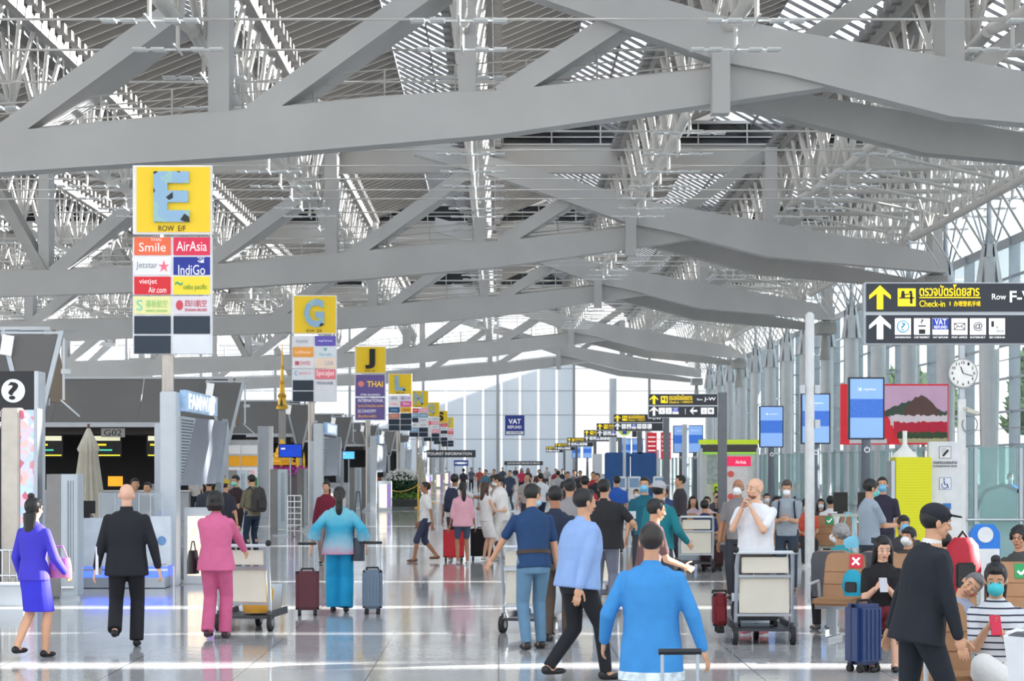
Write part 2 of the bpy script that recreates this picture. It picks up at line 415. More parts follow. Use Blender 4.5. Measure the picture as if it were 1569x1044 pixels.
# ------------------------------------------------------------------ right wall: round columns, rails, glass
colm = mat('silver_column', (206, 212, 218), .35, .15, .04, 2)
def facade_column():
    t = thing('facade_column', 'silver round column with cone-shaped cap along the right glass wall', 'column', (21.5, 0, 0), 0, 'silver columns along the right glass wall')
    MB().lathe([(.34, 0), (.44, 5.5), (.42, 11.0)], n=18).build('shaft', colm, t, smooth=True)
    m = MB()
    for s in range(6):
        a = 2*PI*s/6; c, d = math.cos(a), math.sin(a); c2, d2 = math.cos(a+.75), math.sin(a+.75)
        m.add([(c*.3, d*.3, 11.6), (c2*.3, d2*.3, 11.6), (c2*.62, d2*.62, 9.6), (c*.62, d*.62, 9.6), (c*.26, d*.26, 11.6), (c2*.26, d2*.26, 11.6), (c2*.58, d2*.58, 9.6), (c*.58, d*.58, 9.6)],
              [(0, 1, 2, 3), (7, 6, 5, 4), (0, 3, 7, 4), (1, 5, 6, 2), (2, 6, 7, 3), (0, 4, 5, 1)])
    m.build('cone_cap', colm, t)
    m = MB(); m.lathe([(.3, 11.0), (.12, 12.2), (.1, 13.6)], n=10)
    for s in range(5):
        a = 2*PI*s/5; m.tube((math.cos(a)*.25, math.sin(a)*.25, 11.4), (math.cos(a)*1.1, math.sin(a)*1.3, 14.0), .04, n=5)
    m.build('bracing', ALU, t)
    m = MB()
    for z in (8.6, 9.0, 10.4, 10.8): m.lathe([(.38, z), (.4, z+.03), (.38, z+.08)], n=14)
    m.build('collar', ALU, t); return t
fc = facade_column(); y = 76.0; first = True
while y < 228:
    c = fc if first else copy_tree(fc); first = False
    c.location = (21.5, y, 0); y += 9.2 if y < 130 else 9.8
g = MB(); g.box((23.2, 150, 6.2), (.06, 200, 11.6)); struct(g.build('window_10', glassmat('facade_glass', (244, 249, 250), .9, .05)))
m = MB()
for z in (.4, 2.8, 4.3, 5.8, 7.3, 8.8, 10.3, 11.9): m.bar((22.9, 50, z), (22.9, 232, z), .12, .1 if z < 11 else .4)
for z in (3.5, 6.5, 9.5): m.bar((22.2, 50, z), (22.2, 232, z), .04, .04)
y = 50
while y < 232: m.box((23.0, y, 6.1), (.5, .08, 12)); y += 4.6
struct(m.build('trim_20', ALU))
struct(MB().box((23.0, 141, .2), (.5, 182, .4)).build('wall_right', ALUW))
# outer canopy past the right wall, added and slotted to shape floor sun bands
sun_band_slots = [(20.8, .8), (24.7, .35), (29.2, .8), (35.6, .5), (51, 1.0), (67, 1.0), (88, 1.8), (112, 2.5), (142, 3.5), (176, 4)]
y = -30.0
for c, wd in sun_band_slots+[(236, 0)]:
    e = c+13.65-wd/2; struct(MB().box((77, (y+e)/2, 18.2), (111, e-y, .25)).build('ceiling_sun_blocker', sheetmat('sun_canopy_sheet', (226, 229, 233), .5))); y = c+13.65+wd/2  # translucent so the added canopy spreads soft light on the right side
# ------------------------------------------------------------------ end wall
FAB = sheetmat('translucent_white_fabric', (222, 227, 233), .6)
m = MB(); x = -57.0; rails = MB()
while x < 8.0:
    m.box((x+.88, 232, 7.4), (1.76, .06, 14.4)); x += 1.98
struct(m.build('wall_back', FAB))
for z in (.3, 4.6, 7.2, 9.8, 12.2, 14.7, 17.2): rails.bar((-57, 231.7, z), (23, 231.7, z), .1, .08)
for x in (-56, -48, -40, -32, -24, -16, -8.1, -.1, 8.1, 16.2, 22.8): rails.box((x, 231.5, 9), (.28, .3, 18)); 
for x in [-56+2.0*i for i in range(40)]: rails.box((x, 231.8, 16.4), (.06, .06, 3.4))
struct(rails.build('trim_21', mat('wall_rails', (170, 172, 176), .4)))
struct(MB().box((15.5, 232.1, 9), (15, .05, 18)).build('window_12', glassmat('end_glass', (250, 252, 255), .93)))
struct(MB().box((-24, 232.1, 16.3), (66, .05, 3.2)).build('window_13', glassmat('end_glass', (250, 252, 255), .93)))

# ================================================================== SIGNS AND LEFT SIDE
YEL = mat('sign_yellow', (246, 206, 38), .5, 0, .02, 2, emit=.1)
INK = mat('black_ink', (32, 34, 36), .5)
WT = mat('white_letter', (245, 246, 248), .5, emit=.35)
YT = mat('yellow_letter', (250, 214, 30), .5, emit=.55)
NAVYP = mat('blank_panel', (44, 58, 74), .5)
SIGNW = mat('sign_white', (232, 234, 240), .5, emit=.08)
def pm(rgb, e=.12): return mat('print_%02x%02x%02x' % tuple(rgb), rgb, .5, 0, .03, 3, emit=e)
def plane(name, m, parent, x, z, wd, ht, y=-.075, t=.01):
    return MB().box((x, y, z), (wd, t, ht)).build(name, m, parent)
def mosaic():
    m = bpy.data.materials.new('patchwork_letter'); m.use_nodes = True; n = m.node_tree.nodes; l = m.node_tree.links; b = n['Principled BSDF']
    t = n.new('ShaderNodeTexCoord'); v = n.new('ShaderNodeTexVoronoi'); v.inputs['Scale'].default_value = 7; v.feature = 'F1'
    l.new(t.outputs['Object'], v.inputs['Vector']); s = n.new('ShaderNodeSeparateColor'); l.new(v.outputs['Color'], s.inputs[0])
    r = n.new('ShaderNodeValToRGB'); r.color_ramp.interpolation = 'CONSTANT'; l.new(s.outputs[0], r.inputs[0])
    r.color_ramp.elements[0].color = srgb((140, 176, 204))+(1,); r.color_ramp.elements[1].position = .62; r.color_ramp.elements[1].color = srgb((38, 44, 46))+(1,)
    e = r.color_ramp.elements.new(.82); e.color = srgb((150, 188, 190))+(1,)
    l.new(r.outputs[0], b.inputs['Base Color']); l.new(r.outputs[0], b.inputs['Emission Color']); b.inputs['Emission Strength'].default_value = .15
    return m
MOS = mosaic()
# every row sign: letter, "ROW x/y", then cells (background, [texts (string, colour, x, z, w, h)])
W = 1.287
def row_sign(letter, sub, d, cells, label, layout='grid'):
    X = -5.31; zt = 6.81
    t = thing('row_sign', label, 'sign', (X, d, 0), 0, 'check-in row signs on poles')
    MB().tube((-.1, .12, 0), (-.1, .12, 5.2), .1, n=18).build('pole', mat('brushed_pole', (188, 182, 176), .3, .6), t, smooth=True)
    MB().tube((-.1, .12, 0), (-.1, .12, .04), .26, n=20).build('base_plate', ALU, t)
    m = MB(); m.box((0, 0, zt-.56), (W, .12, 1.12)); m.build('letter_box', SIGNW, t)
    plane('letter_panel', YEL, t, .02, zt-.56, W-.09, 1.06)
    text(letter, .58 if letter != 'J' else .42, .82, MOS if letter in 'EGQLNU' else INK, t, (0, -.12, zt-.52), 'letter', bold=.045, depth=.035)
    text('ROW  '+sub, .44, .09, INK, t, (0, -.085, zt-1.03), 'row_text')
    n = 6; H = 1.92; z0 = zt-1.16; ch = H/6
    m = MB(); m.box((0, 0, z0-H/4), (W, .12, H/2-.02)); m.box((0, 0, z0-3*H/4), (W, .12, H/2-.02)); m.build('airline_board', SIGNW, t)
    if layout == 'grid':
        for i, (bgc, tx) in enumerate(cells):
            c = i % 2; r = i//2; x = (-.5+c)*(W/2-.005)+.0; z = z0-(r+.5)*ch
            cl = plane('airline_panel', pm(bgc, .1) if bgc != (44, 58, 74) else NAVYP, t, x, z, W/2-.05, ch-.03)
            for (s, colr, dx, dz, ww, hh) in tx:
                text(s, ww*.58, hh*ch, pm(colr, .2), cl, (x+dx*.58, -.086, z+dz*ch), 'panel_text')
    else:
        a = plane('airline_panel', pm((104, 88, 150), .15), t, 0, z0-.46, W-.09, .88)
        text('THAI', .66, .24, pm((244, 196, 70), .3), a, (.2, -.086, z0-.4), 'panel_text', bold=.02)
        MB().ball((-.38, -.085, z0-.4), (.13, .006, .12)).build('emblem', pm((214, 130, 120), .2), a)
        text('STAR ALLIANCE', .8, .07, WT, a, (0, -.086, z0-.84), 'panel_text')
        b = plane('airline_panel', pm((104, 88, 150), .15), t, 0, z0-1.42, W-.09, .9)
        for s, dz, c in (('INTERNATIONAL', .34, (240, 240, 248)), ('ระหว่างประเทศ', .13, (240, 190, 80)), ('ECONOMY', -.1, (240, 240, 248)), ('ชั้นประหยัด', -.3, (240, 190, 80))):
            text(s, 1.05 if dz > .1 else .75, .13, pm(c, .3), b, (-.5, -.086, z0-1.42+dz), 'panel_text', align='LEFT')
    return t
NV = ((44, 58, 74), []); WH = ((226, 230, 236), [])
E_CELLS = [((240, 110, 72), [('Smile', (250, 240, 236), 0, -.05, .75, .45), ('THAI', (250, 230, 220), .1, .33, .3, .15)]),
           ((222, 48, 84), [('AirAsia', (252, 244, 246), 0, 0, .85, .5)]),
           ((238, 238, 244), [('Jetstar', (150, 152, 156), -.16, 0, .6, .42), ('★', (240, 110, 130), .32, 0, .3, .6)]),
           ((32, 50, 150), [('IndiGo', (240, 242, 250), 0, -.2, .75, .5), ('✈', (240, 242, 250), .26, .3, .2, .3)]),
           ((220, 40, 52), [('vietjet', (250, 236, 236), -.12, .17, .5, .32), ('Air.com', (250, 236, 236), .14, -.22, .5, .3)]),
           ((246, 222, 60), [('cebu pacific', (100, 150, 60), .1, -.1, .66, .34), ('~', (60, 160, 120), -.36, .1, .22, .2)]),
           ((238, 234, 170), [('春秋航空', (150, 200, 130), .12, .08, .6, .4), ('S', (120, 200, 180), -.36, 0, .17, .55), ('SPRING AIRLINES', (150, 200, 130), .12, -.28, .6, .12)]),
           ((224, 220, 228), [('四川航空', (190, 50, 70), .12, .1, .6, .36), ('SICHUAN AIRLINES', (190, 50, 70), .12, -.24, .62, .14), ('●', (200, 70, 84), -.34, 0, .2, .5)]),
           NV, NV, NV, WH]
G_CELLS = [((232, 234, 240), [('Austrian', (150, 156, 170), -.05, 0, .6, .35)]), ((106, 92, 190), [('royal brunei', (236, 236, 250), 0, 0, .7, .25)]),
           ((246, 170, 80), [('Lufthansa', (252, 226, 196), 0, 0, .75, .3)]), ((226, 234, 240), [('Garuda', (120, 170, 190), 0, -.2, .6, .25), ('▼', (90, 160, 180), 0, .2, .2, .3)]),
           ((240, 238, 242), [('SWISS', (196, 90, 110), .1, 0, .5, .35), ('■', (190, 90, 110), -.3, 0, .2, .35)]), ((250, 226, 206), [('UIA', (150, 170, 200), .2, 0, .4, .4)]),
           ((224, 232, 240), [('BANGKOK', (220, 150, 150), .1, .1, .6, .25), ('C', (80, 120, 160), -.36, .1, .14, .4)]), ((236, 130, 144), [('SpiceJet', (252, 240, 242), 0, .05, .9, .6)]),
           NV, ((228, 230, 238), [('FINNAIR', (60, 70, 100), 0, .2, .8, .25)]), NV, WH]
L_CELLS = [((238, 240, 244), [('ANA', (40, 70, 130), 0, 0, .6, .5)]), ((226, 222, 240), [('B', (70, 60, 120), -.3, 0, .2, .5), ('EVA AIR', (150, 140, 190), .1, 0, .5, .3)]),
           ((244, 240, 244), [("t'way", (220, 40, 70), 0, 0, .7, .5)]), ((222, 100, 160), [('T', (250, 240, 250), -.2, 0, .2, .5), ('SHENZHEN', (250, 240, 250), .1, 0, .5, .3)]),
           ((30, 90, 140), [('SAUDIA', (180, 210, 220), 0, 0, .6, .3)]), ((240, 180, 50), [('ETHIOPIAN', (70, 60, 60), .05, 0, .6, .25)]),
           ((190, 130, 130), [('MIAT', (250, 200, 120), 0, 0, .6, .3)]), NV, NV, NV, NV, NV]
def far_cells(sd):
    r = random.Random(sd); P = [(236, 238, 244), (230, 232, 240), (226, 70, 84), (44, 58, 74), (240, 170, 186), (234, 238, 242), (236, 238, 244), (120, 170, 200)]
    N = ['AIR INDIA', 'KLM', 'QATAR', 'CHINA AIR', 'KOREAN AIR', 'OMAN AIR', 'SAUDIA', 'LAO']
    out = []
    for i in range(12):
        b = r.choice(P) if i < 9 else (44, 58, 74)
        out.append((b, [] if b == (44, 58, 74) else [(r.choice(N), (110, 116, 130) if sum(b) > 600 else (250, 240, 244), 0, 0, .7, .3)]))
    return out
LW = ['nearest and largest of the row', 'second of the row', 'third of the row', 'fourth of the row', 'fifth of the row', 'sixth of the row', 'seventh of the row', 'farthest and smallest of the row']
specs = [('E', 'E/F', E_CELLS), ('G', 'G/H', G_CELLS), ('J', 'J/K', None), ('L', 'L/M', L_CELLS), ('N', 'N/P', far_cells(1)), ('Q', 'Q/R', far_cells(2)), ('S', 'S/T', far_cells(3)), ('U', 'U/W', far_cells(4))]
for i, (a, b, c) in enumerate(specs):
    row_sign(a, b, 35.1+27.0*i, c or [], 'tall yellow check-in sign with letter %s on a pole, %s' % (a, LW[i]), 'grid' if c else 'thai')

# ---- kiosk towers: silver column, light box, slanted metal slats, lower poster case
slat_m = mat('slanted_slats', (150, 156, 170), .25, .8, .08, 1)
perf = mat('perforated_panel', (186, 196, 204), .45, .4, .03, 3)
holes = mat('perforation_holes', (70, 82, 96), .6)
def kiosk_tower():
    t = thing('kiosk_tower', 'x', 'kiosk', (0, 0, 0))
    MB().box((-.12, 0, 1.55), (.26, .5, 3.1)).build('column', ALUW, t, bevel=.015)
    MB().box((-.32, .3, 1.35), (.14, .4, 2.5)).build('side_post', ALU, t)
    lb = MB().box((.06, 2.1, 2.97), (.1, 3.9, .34))
    b = lb.build('light_box', mat('lit_sign_face', (150, 182, 216), .3, 0, .25, 5, emit=.15), t)
    text('FAMWAY', 3.3, .25, pm((238, 244, 252), .5), b, (.115, 2.1, 2.97), 'lettering', (PI/2, 0, PI/2), bold=.03)
    m = MB()
    for i in range(5):
        yt = 2.0+.62*i; yb = .15+.66*i
        for dx in (0,): m.add([(.02, yt, 2.72), (.16, yt+.58, 2.72), (.16, yb+.62, 1.6), (.02, yb, 1.6), (-.02, yt, 2.72), (.12, yt+.58, 2.72), (.12, yb+.62, 1.6), (-.02, yb, 1.6)],
              [(0, 1, 2, 3), (7, 6, 5, 4), (0, 4, 5, 1), (1, 5, 6, 2), (2, 6, 7, 3), (3, 7, 4, 0)])
    m.build('slanted_slats', slat_m, t)
    m = MB().prism([(.1, 2.72), (1.95, 2.72), (.12, 1.55)], -.02, .02, 'yz')
    q = m.build('perforated_panel', perf, t)
    m = MB()
    for r in range(20):
        for c in range(9-(r*9)//20): m.box((.025, .3+.16*c, 2.66-.05*r), (.012, .06, .02))
    m.build('perforations', holes, q)
    MB().bar((.1, 5.3, 2.66), (.1, 4.3, 1.5), .1, .35, (0, 1, 0)).build('end_slat', ALU, t)
    c = MB().box((.32, .5, .62), (.56, .3, 1.24)).build('poster_case', ALUW, t, bevel=.01)
    MB().box((.26, .34, .62), (.3, .012, .96)).build('lit_poster', mat('poster_lit', (246, 214, 190), .5, 0, .3, 12, emit=.9), c)
    MB().box((.48, .34, .62), (.12, .012, .96)).build('purple_strip', mat('poster_purple', (140, 110, 180), .5, 0, .1, 12, emit=.5), c)
    MB().prism([(-.25, 0), (-.6, 0), (-.25, .42)], -.05, .35).build('flared_foot', ALUW, t)
    return t
kt = kiosk_tower()
KD = [34.5, 61.5, 88.5, 115.5, 142.5, 169.5, 196.5]
for i, d in enumerate(KD):
    lb = 'silver kiosk tower with slanted metal slats beside the %s row sign pole' % specs[i][0]
    if i == 0: kt.location = (-5.14, d, 0); kt['label'] = lb; kt['group'] = 'kiosk towers at the row signs'
    else: dup(kt, lb, (-5.02, d, 0))

# ---- silver rounded cabinets standing along the aisle
def cabinet():
    t = thing('silver_cabinet', 'x', 'cabinet', (0, 0, 0), 0, 'silver cabinets along the aisle')
    MB().box((-.14, .1, .9), (.2, .5, 1.8)).build('side_panel', mat('cabinet_grey', (136, 134, 134), .45, .3), t)
    pts = [(-.04, -.13)]+[(.0+.22*math.sin(a)-.02, -.13-.05*math.cos(a)+.05) for a in [i*PI/16 for i in range(9)]]+[(.2, .35), (-.04, .35)]
    b = MB().prism(pts, 0, 1.8, 'xy').build('curved_body', perf, t)
    m = MB()
    for r in range(60):
        for c in range(3): m.box((.07+.035*c, -.135+.012*c, .4+.022*r), (.012, .014, .012))
    m.build('perforations', holes, b)
    m = MB().bar((-.02, -.17, .17), (.16, -.15, .17), .04, .03); m.build('foot_rail', CHROME, t)
    m = MB().box((.03, .1, .02), (.42, .5, .04)); m.build('plinth', ALU, t)
    return t
cb = cabinet(); cb.location = (-6.28, 31.2, 0); cb['label'] = 'silver perforated cabinet nearest, left of the white information desk'
for (x, d, lb) in [(-6.2, 51.5, 'silver perforated cabinet behind the information desk, half hidden'), (-5.95, 58.5, 'silver perforated cabinet beside the man with a backpack'),
                   (-5.78, 64.5, 'silver cabinet behind the chrome rack'), (-5.7, 86, 'silver cabinet beside the second kiosk tower'), (-5.5, 90, 'silver cabinet standing just before the flower bed')]:
    dup(cb, lb, (x, d, 0))

# ---- V masts with stretched canopies over the check-in islands
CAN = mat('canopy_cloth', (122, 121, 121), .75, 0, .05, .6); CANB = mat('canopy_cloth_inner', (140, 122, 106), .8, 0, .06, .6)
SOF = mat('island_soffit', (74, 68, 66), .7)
def island(d, letter, i):
    X = -9.2 if i else -9.85
    t = thing('check_in_island', 'check-in island under grey cloth canopy behind the %s row sign' % letter, 'check-in island', (X, d, 0), 0, 'check-in islands')
    # canopy: front slope, roof side, end
    for k in range(5):
        x1 = -2.9*k-.15; x0 = x1-2.86
        m = MB(); N = 6; P = []
        for s in range(N+1):
            u = s/N; y = -1.6+1.5*u; z = 3.3+1.6*u-.12*math.sin(PI*u)
            P.append((x0-.35*(1-u)*0, y, z)); P.append((x1+(.45*(1-u) if k == 0 else 0), y, z))
        F = [(2*s, 2*s+1, 2*s+3, 2*s+2) for s in range(N)]
        m.add(P, F); m.add([(a, b+.04, c) for a, b, c in P], F)
        m.build('canopy_panel', CAN, t)
    m = MB().bar((-14.7, -1.6, 3.27), (.3, -1.6, 3.27), .12, .16); m.bar((-14.7, -.1, 4.92), (0, -.1, 4.92), .08, .08); m.build('canopy_rail', ALUW, t)
    MB().prism([(-1.6, 3.3), (-.1, 4.9), (1.4, 3.3)], .05, .12, 'yz').build('canopy_end', CANB, t)
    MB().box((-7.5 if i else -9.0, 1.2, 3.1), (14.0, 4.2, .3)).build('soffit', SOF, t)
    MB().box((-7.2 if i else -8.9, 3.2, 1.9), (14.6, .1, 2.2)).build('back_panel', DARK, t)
    # V mast
    m = MB()
    for s in (-1, 1):
        m.bar((s*.62, -1.9, 4.75), (s*.1, -1.9, 2.6), .09, .1)
        m.bar((s*.62, -1.9, 4.75), (s*.62, -.4, 4.85), .06, .06)
    m.bar((-.66, -1.9, 4.72), (.66, -1.9, 4.72), .06, .05); m.box((0, -1.9, 1.35), (.2, .2, 2.7)); m.box((0, -1.9, .02), (.4, .4, .04))
    m.build('v_mast', ALU, t)
    MB().prism([(-.56, 4.68), (.56, 4.68), (.14, 2.95), (.0, 2.8), (-.14, 2.95)], -1.92, -1.88).build('mast_sail', CAN, t)
    o = MB().box((-.5, -2.05, 4.45), (.24, .05, .42), Matrix.Rotation(.15, 3, 'Y')).build('mast_lamp', mat('lamp_panel', (238, 240, 242), .4, emit=.3), t)
    m = MB().box((.72, -1.9, 3.9), (.2, .16, .1)); m.tube((.66, -1.9, 3.3), (.66, -1.9, 4.6), .03, n=6); m.bar((.6, -1.9, 3.3), (1.0, -1.9, 2.95), .05, .03); m.build('camera_arm', ALUW, t)
    # desks, monitors, signs
    nd = 7 if i < 3 else 4
    for k in range(nd):
        x = -2.25-2.0*k
        c = MB().box((x, -.4, .5), (1.7, .6, 1.0)).build('desk', mat('desk_grey', (196, 200, 206), .4, .1), t, bevel=.02)
        MB().box((x, -.45, 1.02), (1.8, .7, .05)).build('desk_top', WHITE, c)
        q = MB().box((x, -.8, 2.55), (1.15, .1, .72)).build('monitor', BLACK, t)
        for (zz, hh, cc, ee) in ((2.82, .16, (226, 224, 190), .6), (2.6, .06, (240, 210, 40), .9), (2.42, .05, (70, 190, 160), .8), (2.24, .04, (240, 220, 60), .9)):
            MB().box((x+(.0 if zz != 2.6 else -.2), -.857, zz), (1.05 if zz in (2.82, 2.24) else .5, .01, hh)).build('screen_line', pm(cc, ee), q)
        MB().box((x+.3, -.5, 1.35), (.5, .05, .34)).build('desk_screen', pm([(30, 60, 200), (40, 60, 190), (250, 170, 40), (210, 40, 60), (240, 240, 240)][(k+i) % 5], .6), t)
        MB().box((x-.45, -.6, 1.16), (.36, .3, .2)).build('desk_printer', mat('office_grey', (168, 172, 178), .5), t)
    MB().box((-3.85, -1.5, 3.0), (.8, .04, .3)).build('desk_number_plate', mat('plate_grey', (176, 174, 170), .5), t)
    text(letter+'02', .6, .2, INK, t, (-3.85, -1.53, 3.0), 'desk_number')
    return t
for i, (L, d) in enumerate(zip('EGJLNQS', [47.4, 74.4, 101.4, 128.4, 155.4, 182.4, 209.4])): island(d, L, i)

# ---- black airport information pillar, ad column, rails (far left)
t = thing('information_pillar', 'tall black airport information pillar with white question mark, at the left edge', 'sign pillar', (-7.6, 33.0, 0))
MB().box((-.2, 0, 1.68), (1.5, .5, 3.36)).build('body', mat('pillar_black', (34, 37, 44), .35), t)
MB().box((.57, -.0, 1.68), (.06, .52, 3.36)).build('edge_strip', ALUW, t)
m = MB(); m.tube((.22, -.262, 3.06), (.22, -.25, 3.06), .18, n=40); q = m.build('round_symbol', mat('symbol_white', (236, 238, 240), .5, emit=.15), t)
text('?', .16, .27, INK, q, (.22, -.266, 3.06), 'question_mark', bold=.02)
text('AIRPORT', .5, .09, WT, t, (-.08, -.262, 2.71), 'lettering', align='LEFT', bold=.01)
text('INFORMATION', .62, .09, WT, t, (-.08, -.262, 2.54), 'lettering', align='LEFT', bold=.01)
t = thing('advertising_column', 'cream column with a lit colourful poster side, in front of the black pillar', 'advertising column', (-7.0, 31.3, 0))
MB().box((-.06, 0, 1.38), (.26, .36, 2.76)).build('column', mat('cream_column', (208, 200, 190), .4, .2), t, bevel=.02)
adm = bpy.data.materials.new('poster_colours'); adm.use_nodes = True; n_ = adm.node_tree.nodes; l_ = adm.node_tree.links
t_ = n_.new('ShaderNodeTexCoord'); v_ = n_.new('ShaderNodeTexVoronoi'); v_.inputs['Scale'].default_value = 11; l_.new(t_.outputs['Object'], v_.inputs['Vector'])
s_ = n_.new('ShaderNodeSeparateColor'); l_.new(v_.outputs['Color'], s_.inputs[0]); r_ = n_.new('ShaderNodeValToRGB'); l_.new(s_.outputs[0], r_.inputs[0])
for p_, c_ in ((.25, (176, 200, 232)), (.5, (206, 196, 226)), (.75, (226, 186, 180)), (.92, (196, 90, 120))): e_ = r_.color_ramp.elements.new(p_); e_.color = srgb(c_)+(1,)
r_.color_ramp.elements[0].color = srgb((190, 215, 240))+(1,)
l_.new(r_.outputs[0], n_['Principled BSDF'].inputs['Base Color']); l_.new(r_.outputs[0], n_['Principled BSDF'].inputs['Emission Color']); n_['Principled BSDF'].inputs['Emission Strength'].default_value = .3
MB().box((.18, .0, 1.38), (.2, .3, 2.7)).build('lit_poster', adm, t)
MB().box((.31, .0, 1.38), (.05, .34, 2.74)).build('frame', ALU, t)
def rack(name, label, loc, h=1.2, w_=.5, n=5, rungs=1, group=None):
    t = thing(name, label, 'rail', loc, 0, group); m = MB()
    for i in range(n): x = -w_/2+w_*i/(n-1); m.tube((x, 0, .02), (x, 0, h), .018, n=7)
    for z in ([h*(j+1)/rungs for j in range(rungs)]): m.tube((-w_/2, 0, z), (w_/2, 0, z), .018, n=7)
    m.build('rail_frame', CHROME, t)
    m = MB(); m.box((-w_/2, 0, .02), (.04, .4, .04)); m.box((w_/2, 0, .02), (.04, .4, .04)); m.build('foot', CHROME, t); return t
rack('chrome_rail', 'low chrome rail with upright bars at the left edge by the black pillar', (-7.1, 30.6, 0), .72, .5, 6, 2)
rack('chrome_rail', 'tall thin chrome rail standing before the cream advertising column', (-7.3, 30.9, 0), 1.35, .16, 2, 2)
rack('wire_rack', 'chrome wire rack standing between the silver cabinets', (-5.45, 57.5, 0), 1.1, .36, 3, 7)
t = thing('low_plinth', 'low silver plinth at the foot of the cream advertising column', 'plinth', (-6.75, 29.6, 0))
MB().box((0, 0, .14), (.5, .3, .28)).build('box', ALU, t, bevel=.01); MB().box((0, 0, .3), (.54, .34, .03)).build('cap', ALUW, t)

# ---- information desk with blue glow
t = thing('information_desk', 'white information desk with blue light glowing underneath', 'counter', (-6.0, 34.0, 0))
MB().box((-.0, 0, .72), (1.62, .7, .76)).build('front_panel', mat('desk_white', (216, 226, 238), .35), t, bevel=.01)
MB().box((.72, -.36, .76), (.3, .03, .74)).build('side_poster', mat('poster_pale', (226, 234, 244), .4), t)
MB().tube((.74, -.385, .75), (.74, -.378, .75), .07, n=24).build('round_emblem', mat('emblem_blue', (120, 160, 215), .4), t)
MB().box((-.0, 0, .26), (1.5, .6, .2)).build('glow_strip', mat('blue_glow', (70, 100, 250), .5, emit=1.6), t)
MB().box((0, 0, .09), (1.56, .64, .16)).build('kick_base', ALU, t)
m = MB(); m.bar((-.8, -.5, .3), (.85, -.5, .3), .03, .03); m.tube((.95, -.5, 0), (.95, -.5, .36), .015); m.build('foot_bar', CHROME, t)
t = thing('acrylic_screen', 'clear acrylic counter screen standing on the information desk', 'screen', (-5.75, 33.72, 1.1))
MB().box((0, 0, .2), (1.0, .012, .4)).build('sheet', glassmat('acrylic', (235, 240, 244), .72, .1), t)
m = MB()
for x in (-.5, -.26, -.1, .12, .3, .49): m.box((x, 0, .2), (.012, .03, .4))
m.build('support', mat('acrylic_edge', (206, 212, 218), .2), t)
t = thing('payment_screen', 'small black monitor on the left of the information desk', 'monitor', (-6.48, 33.8, 1.1))
MB().box((0, 0, .17), (.3, .03, .2)).build('screen', BLACK, t); MB().box((0, .03, .04), (.12, .12, .08)).build('stand', BLACK, t)
t = thing('sanitizer_bottle', 'small blue and yellow sanitizer bottle on the right end of the desk', 'bottle', (-5.32, 33.8, 1.1))
MB().lathe([(.03, 0), (.035, .02), (.035, .1), (.012, .13)]).build('bottle', pm((60, 110, 190), .1), t, smooth=True); MB().lathe([(.014, .13), (.014, .18)]).build('cap', pm((230, 190, 60), .1), t)
# closed parasol
def parasol(label, x, d, h):
    t = thing('closed_parasol', label, 'parasol', (x, d, 0)); m = MB(); n = 28; P = []; prof = [(.03, 1.0), (.075, .96), (.16, .86), (.13, .84), (.2, .6), (.26, .42), (.2, .3)]
    for r, z in prof:
        for i in range(n): a = 2*PI*i/n; rr = r*(1+(.22 if i % 2 else -.1)*(1 if r > .1 else .2)); P.append((rr*math.cos(a), rr*math.sin(a), z*h))
    F = [(j*n+i, j*n+(i+1) % n, (j+1)*n+(i+1) % n, (j+1)*n+i) for j in range(len(prof)-1) for i in range(n)]
    m.add(P, F); m.build('folded_cloth', mat('parasol_cloth', (206, 200, 184), .85, 0, .08, 5), t, smooth=True)
    MB().tube((0, 0, 0), (0, 0, h*1.03), .022).build('pole', mat('parasol_wood', (120, 70, 56), .5), t); MB().lathe([(.25, 0), (.25, .06), (.05, .1)]).build('base', ALU, t)
    return t
parasol('closed cream parasol standing behind the information desk', -6.95, 36.5, 2.55)
parasol('small closed white parasol standing near the flower bed', -4.2, 116, 2.4)
# flower bed with gold stanchions
t = thing('flower_bed', 'round planter of dark shrubs topped with white flowers beyond the gold stanchions', 'planter', (-4.45, 99, 0))
MB().lathe([(1.05, 0), (1.1, .3), (1.05, .34)], n=32).build('planter_ring', mat('planter_dark', (70, 72, 70), .6), t)
def leafball(c, r, n, size, m_, name, parent, seed=1):
    rr = random.Random(seed); m = MB()
    for i in range(n):
        a = rr.uniform(0, 2*PI); b = math.acos(rr.uniform(-.3, 1)); k = rr.uniform(.75, 1.0)
        p = Vector(c)+Vector((r[0]*math.sin(b)*math.cos(a), r[1]*math.sin(b)*math.sin(a), r[2]*math.cos(b)))*k
        u = Vector((rr.uniform(-1, 1), rr.uniform(-1, 1), rr.uniform(-.4, 1))).normalized()*size; v = u.orthogonal().normalized()*size*.5
        m.add([p-u*.2, p+v, p+u, p-v], [(0, 1, 2, 3)])
    return m.build(name, m_, parent)
GRN = mat('dark_leaves', (44, 78, 50), .6, 0, .3, 9); GRL = mat('light_leaves', (104, 142, 60), .6, 0, .3, 9)
leafball((0, 0, .3), (1.0, 1.0, .45), 900, .13, GRL, 'low_leaves', t, 2); leafball((0, .1, .7), (.8, .8, .85), 1200, .15, GRN, 'shrub_leaves', t, 3)
leafball((0, .1, 1.3), (.75, .75, .42), 600, .09, mat('white_petals', (236, 236, 232), .7), 'white_flowers', t, 4)
GOLD = mat('gold_brass', (226, 176, 70), .28, .8, .05)
def stanchion(label, x, d):
    t = thing('gold_stanchion', label, 'stanchion', (x, d, 0), 0, 'gold stanchions by the flower bed')
    MB().lathe([(.17, 0), (.17, .03), (.05, .07), (.035, .1), (.035, .95), (.055, .97), (.055, 1.02), (.03, 1.06), (.03, 1.1)], n=16).build('post', GOLD, t, smooth=True); return t
st = stanchion('gold stanchion at the corner of the rope before the flower bed', -5.05, 93)
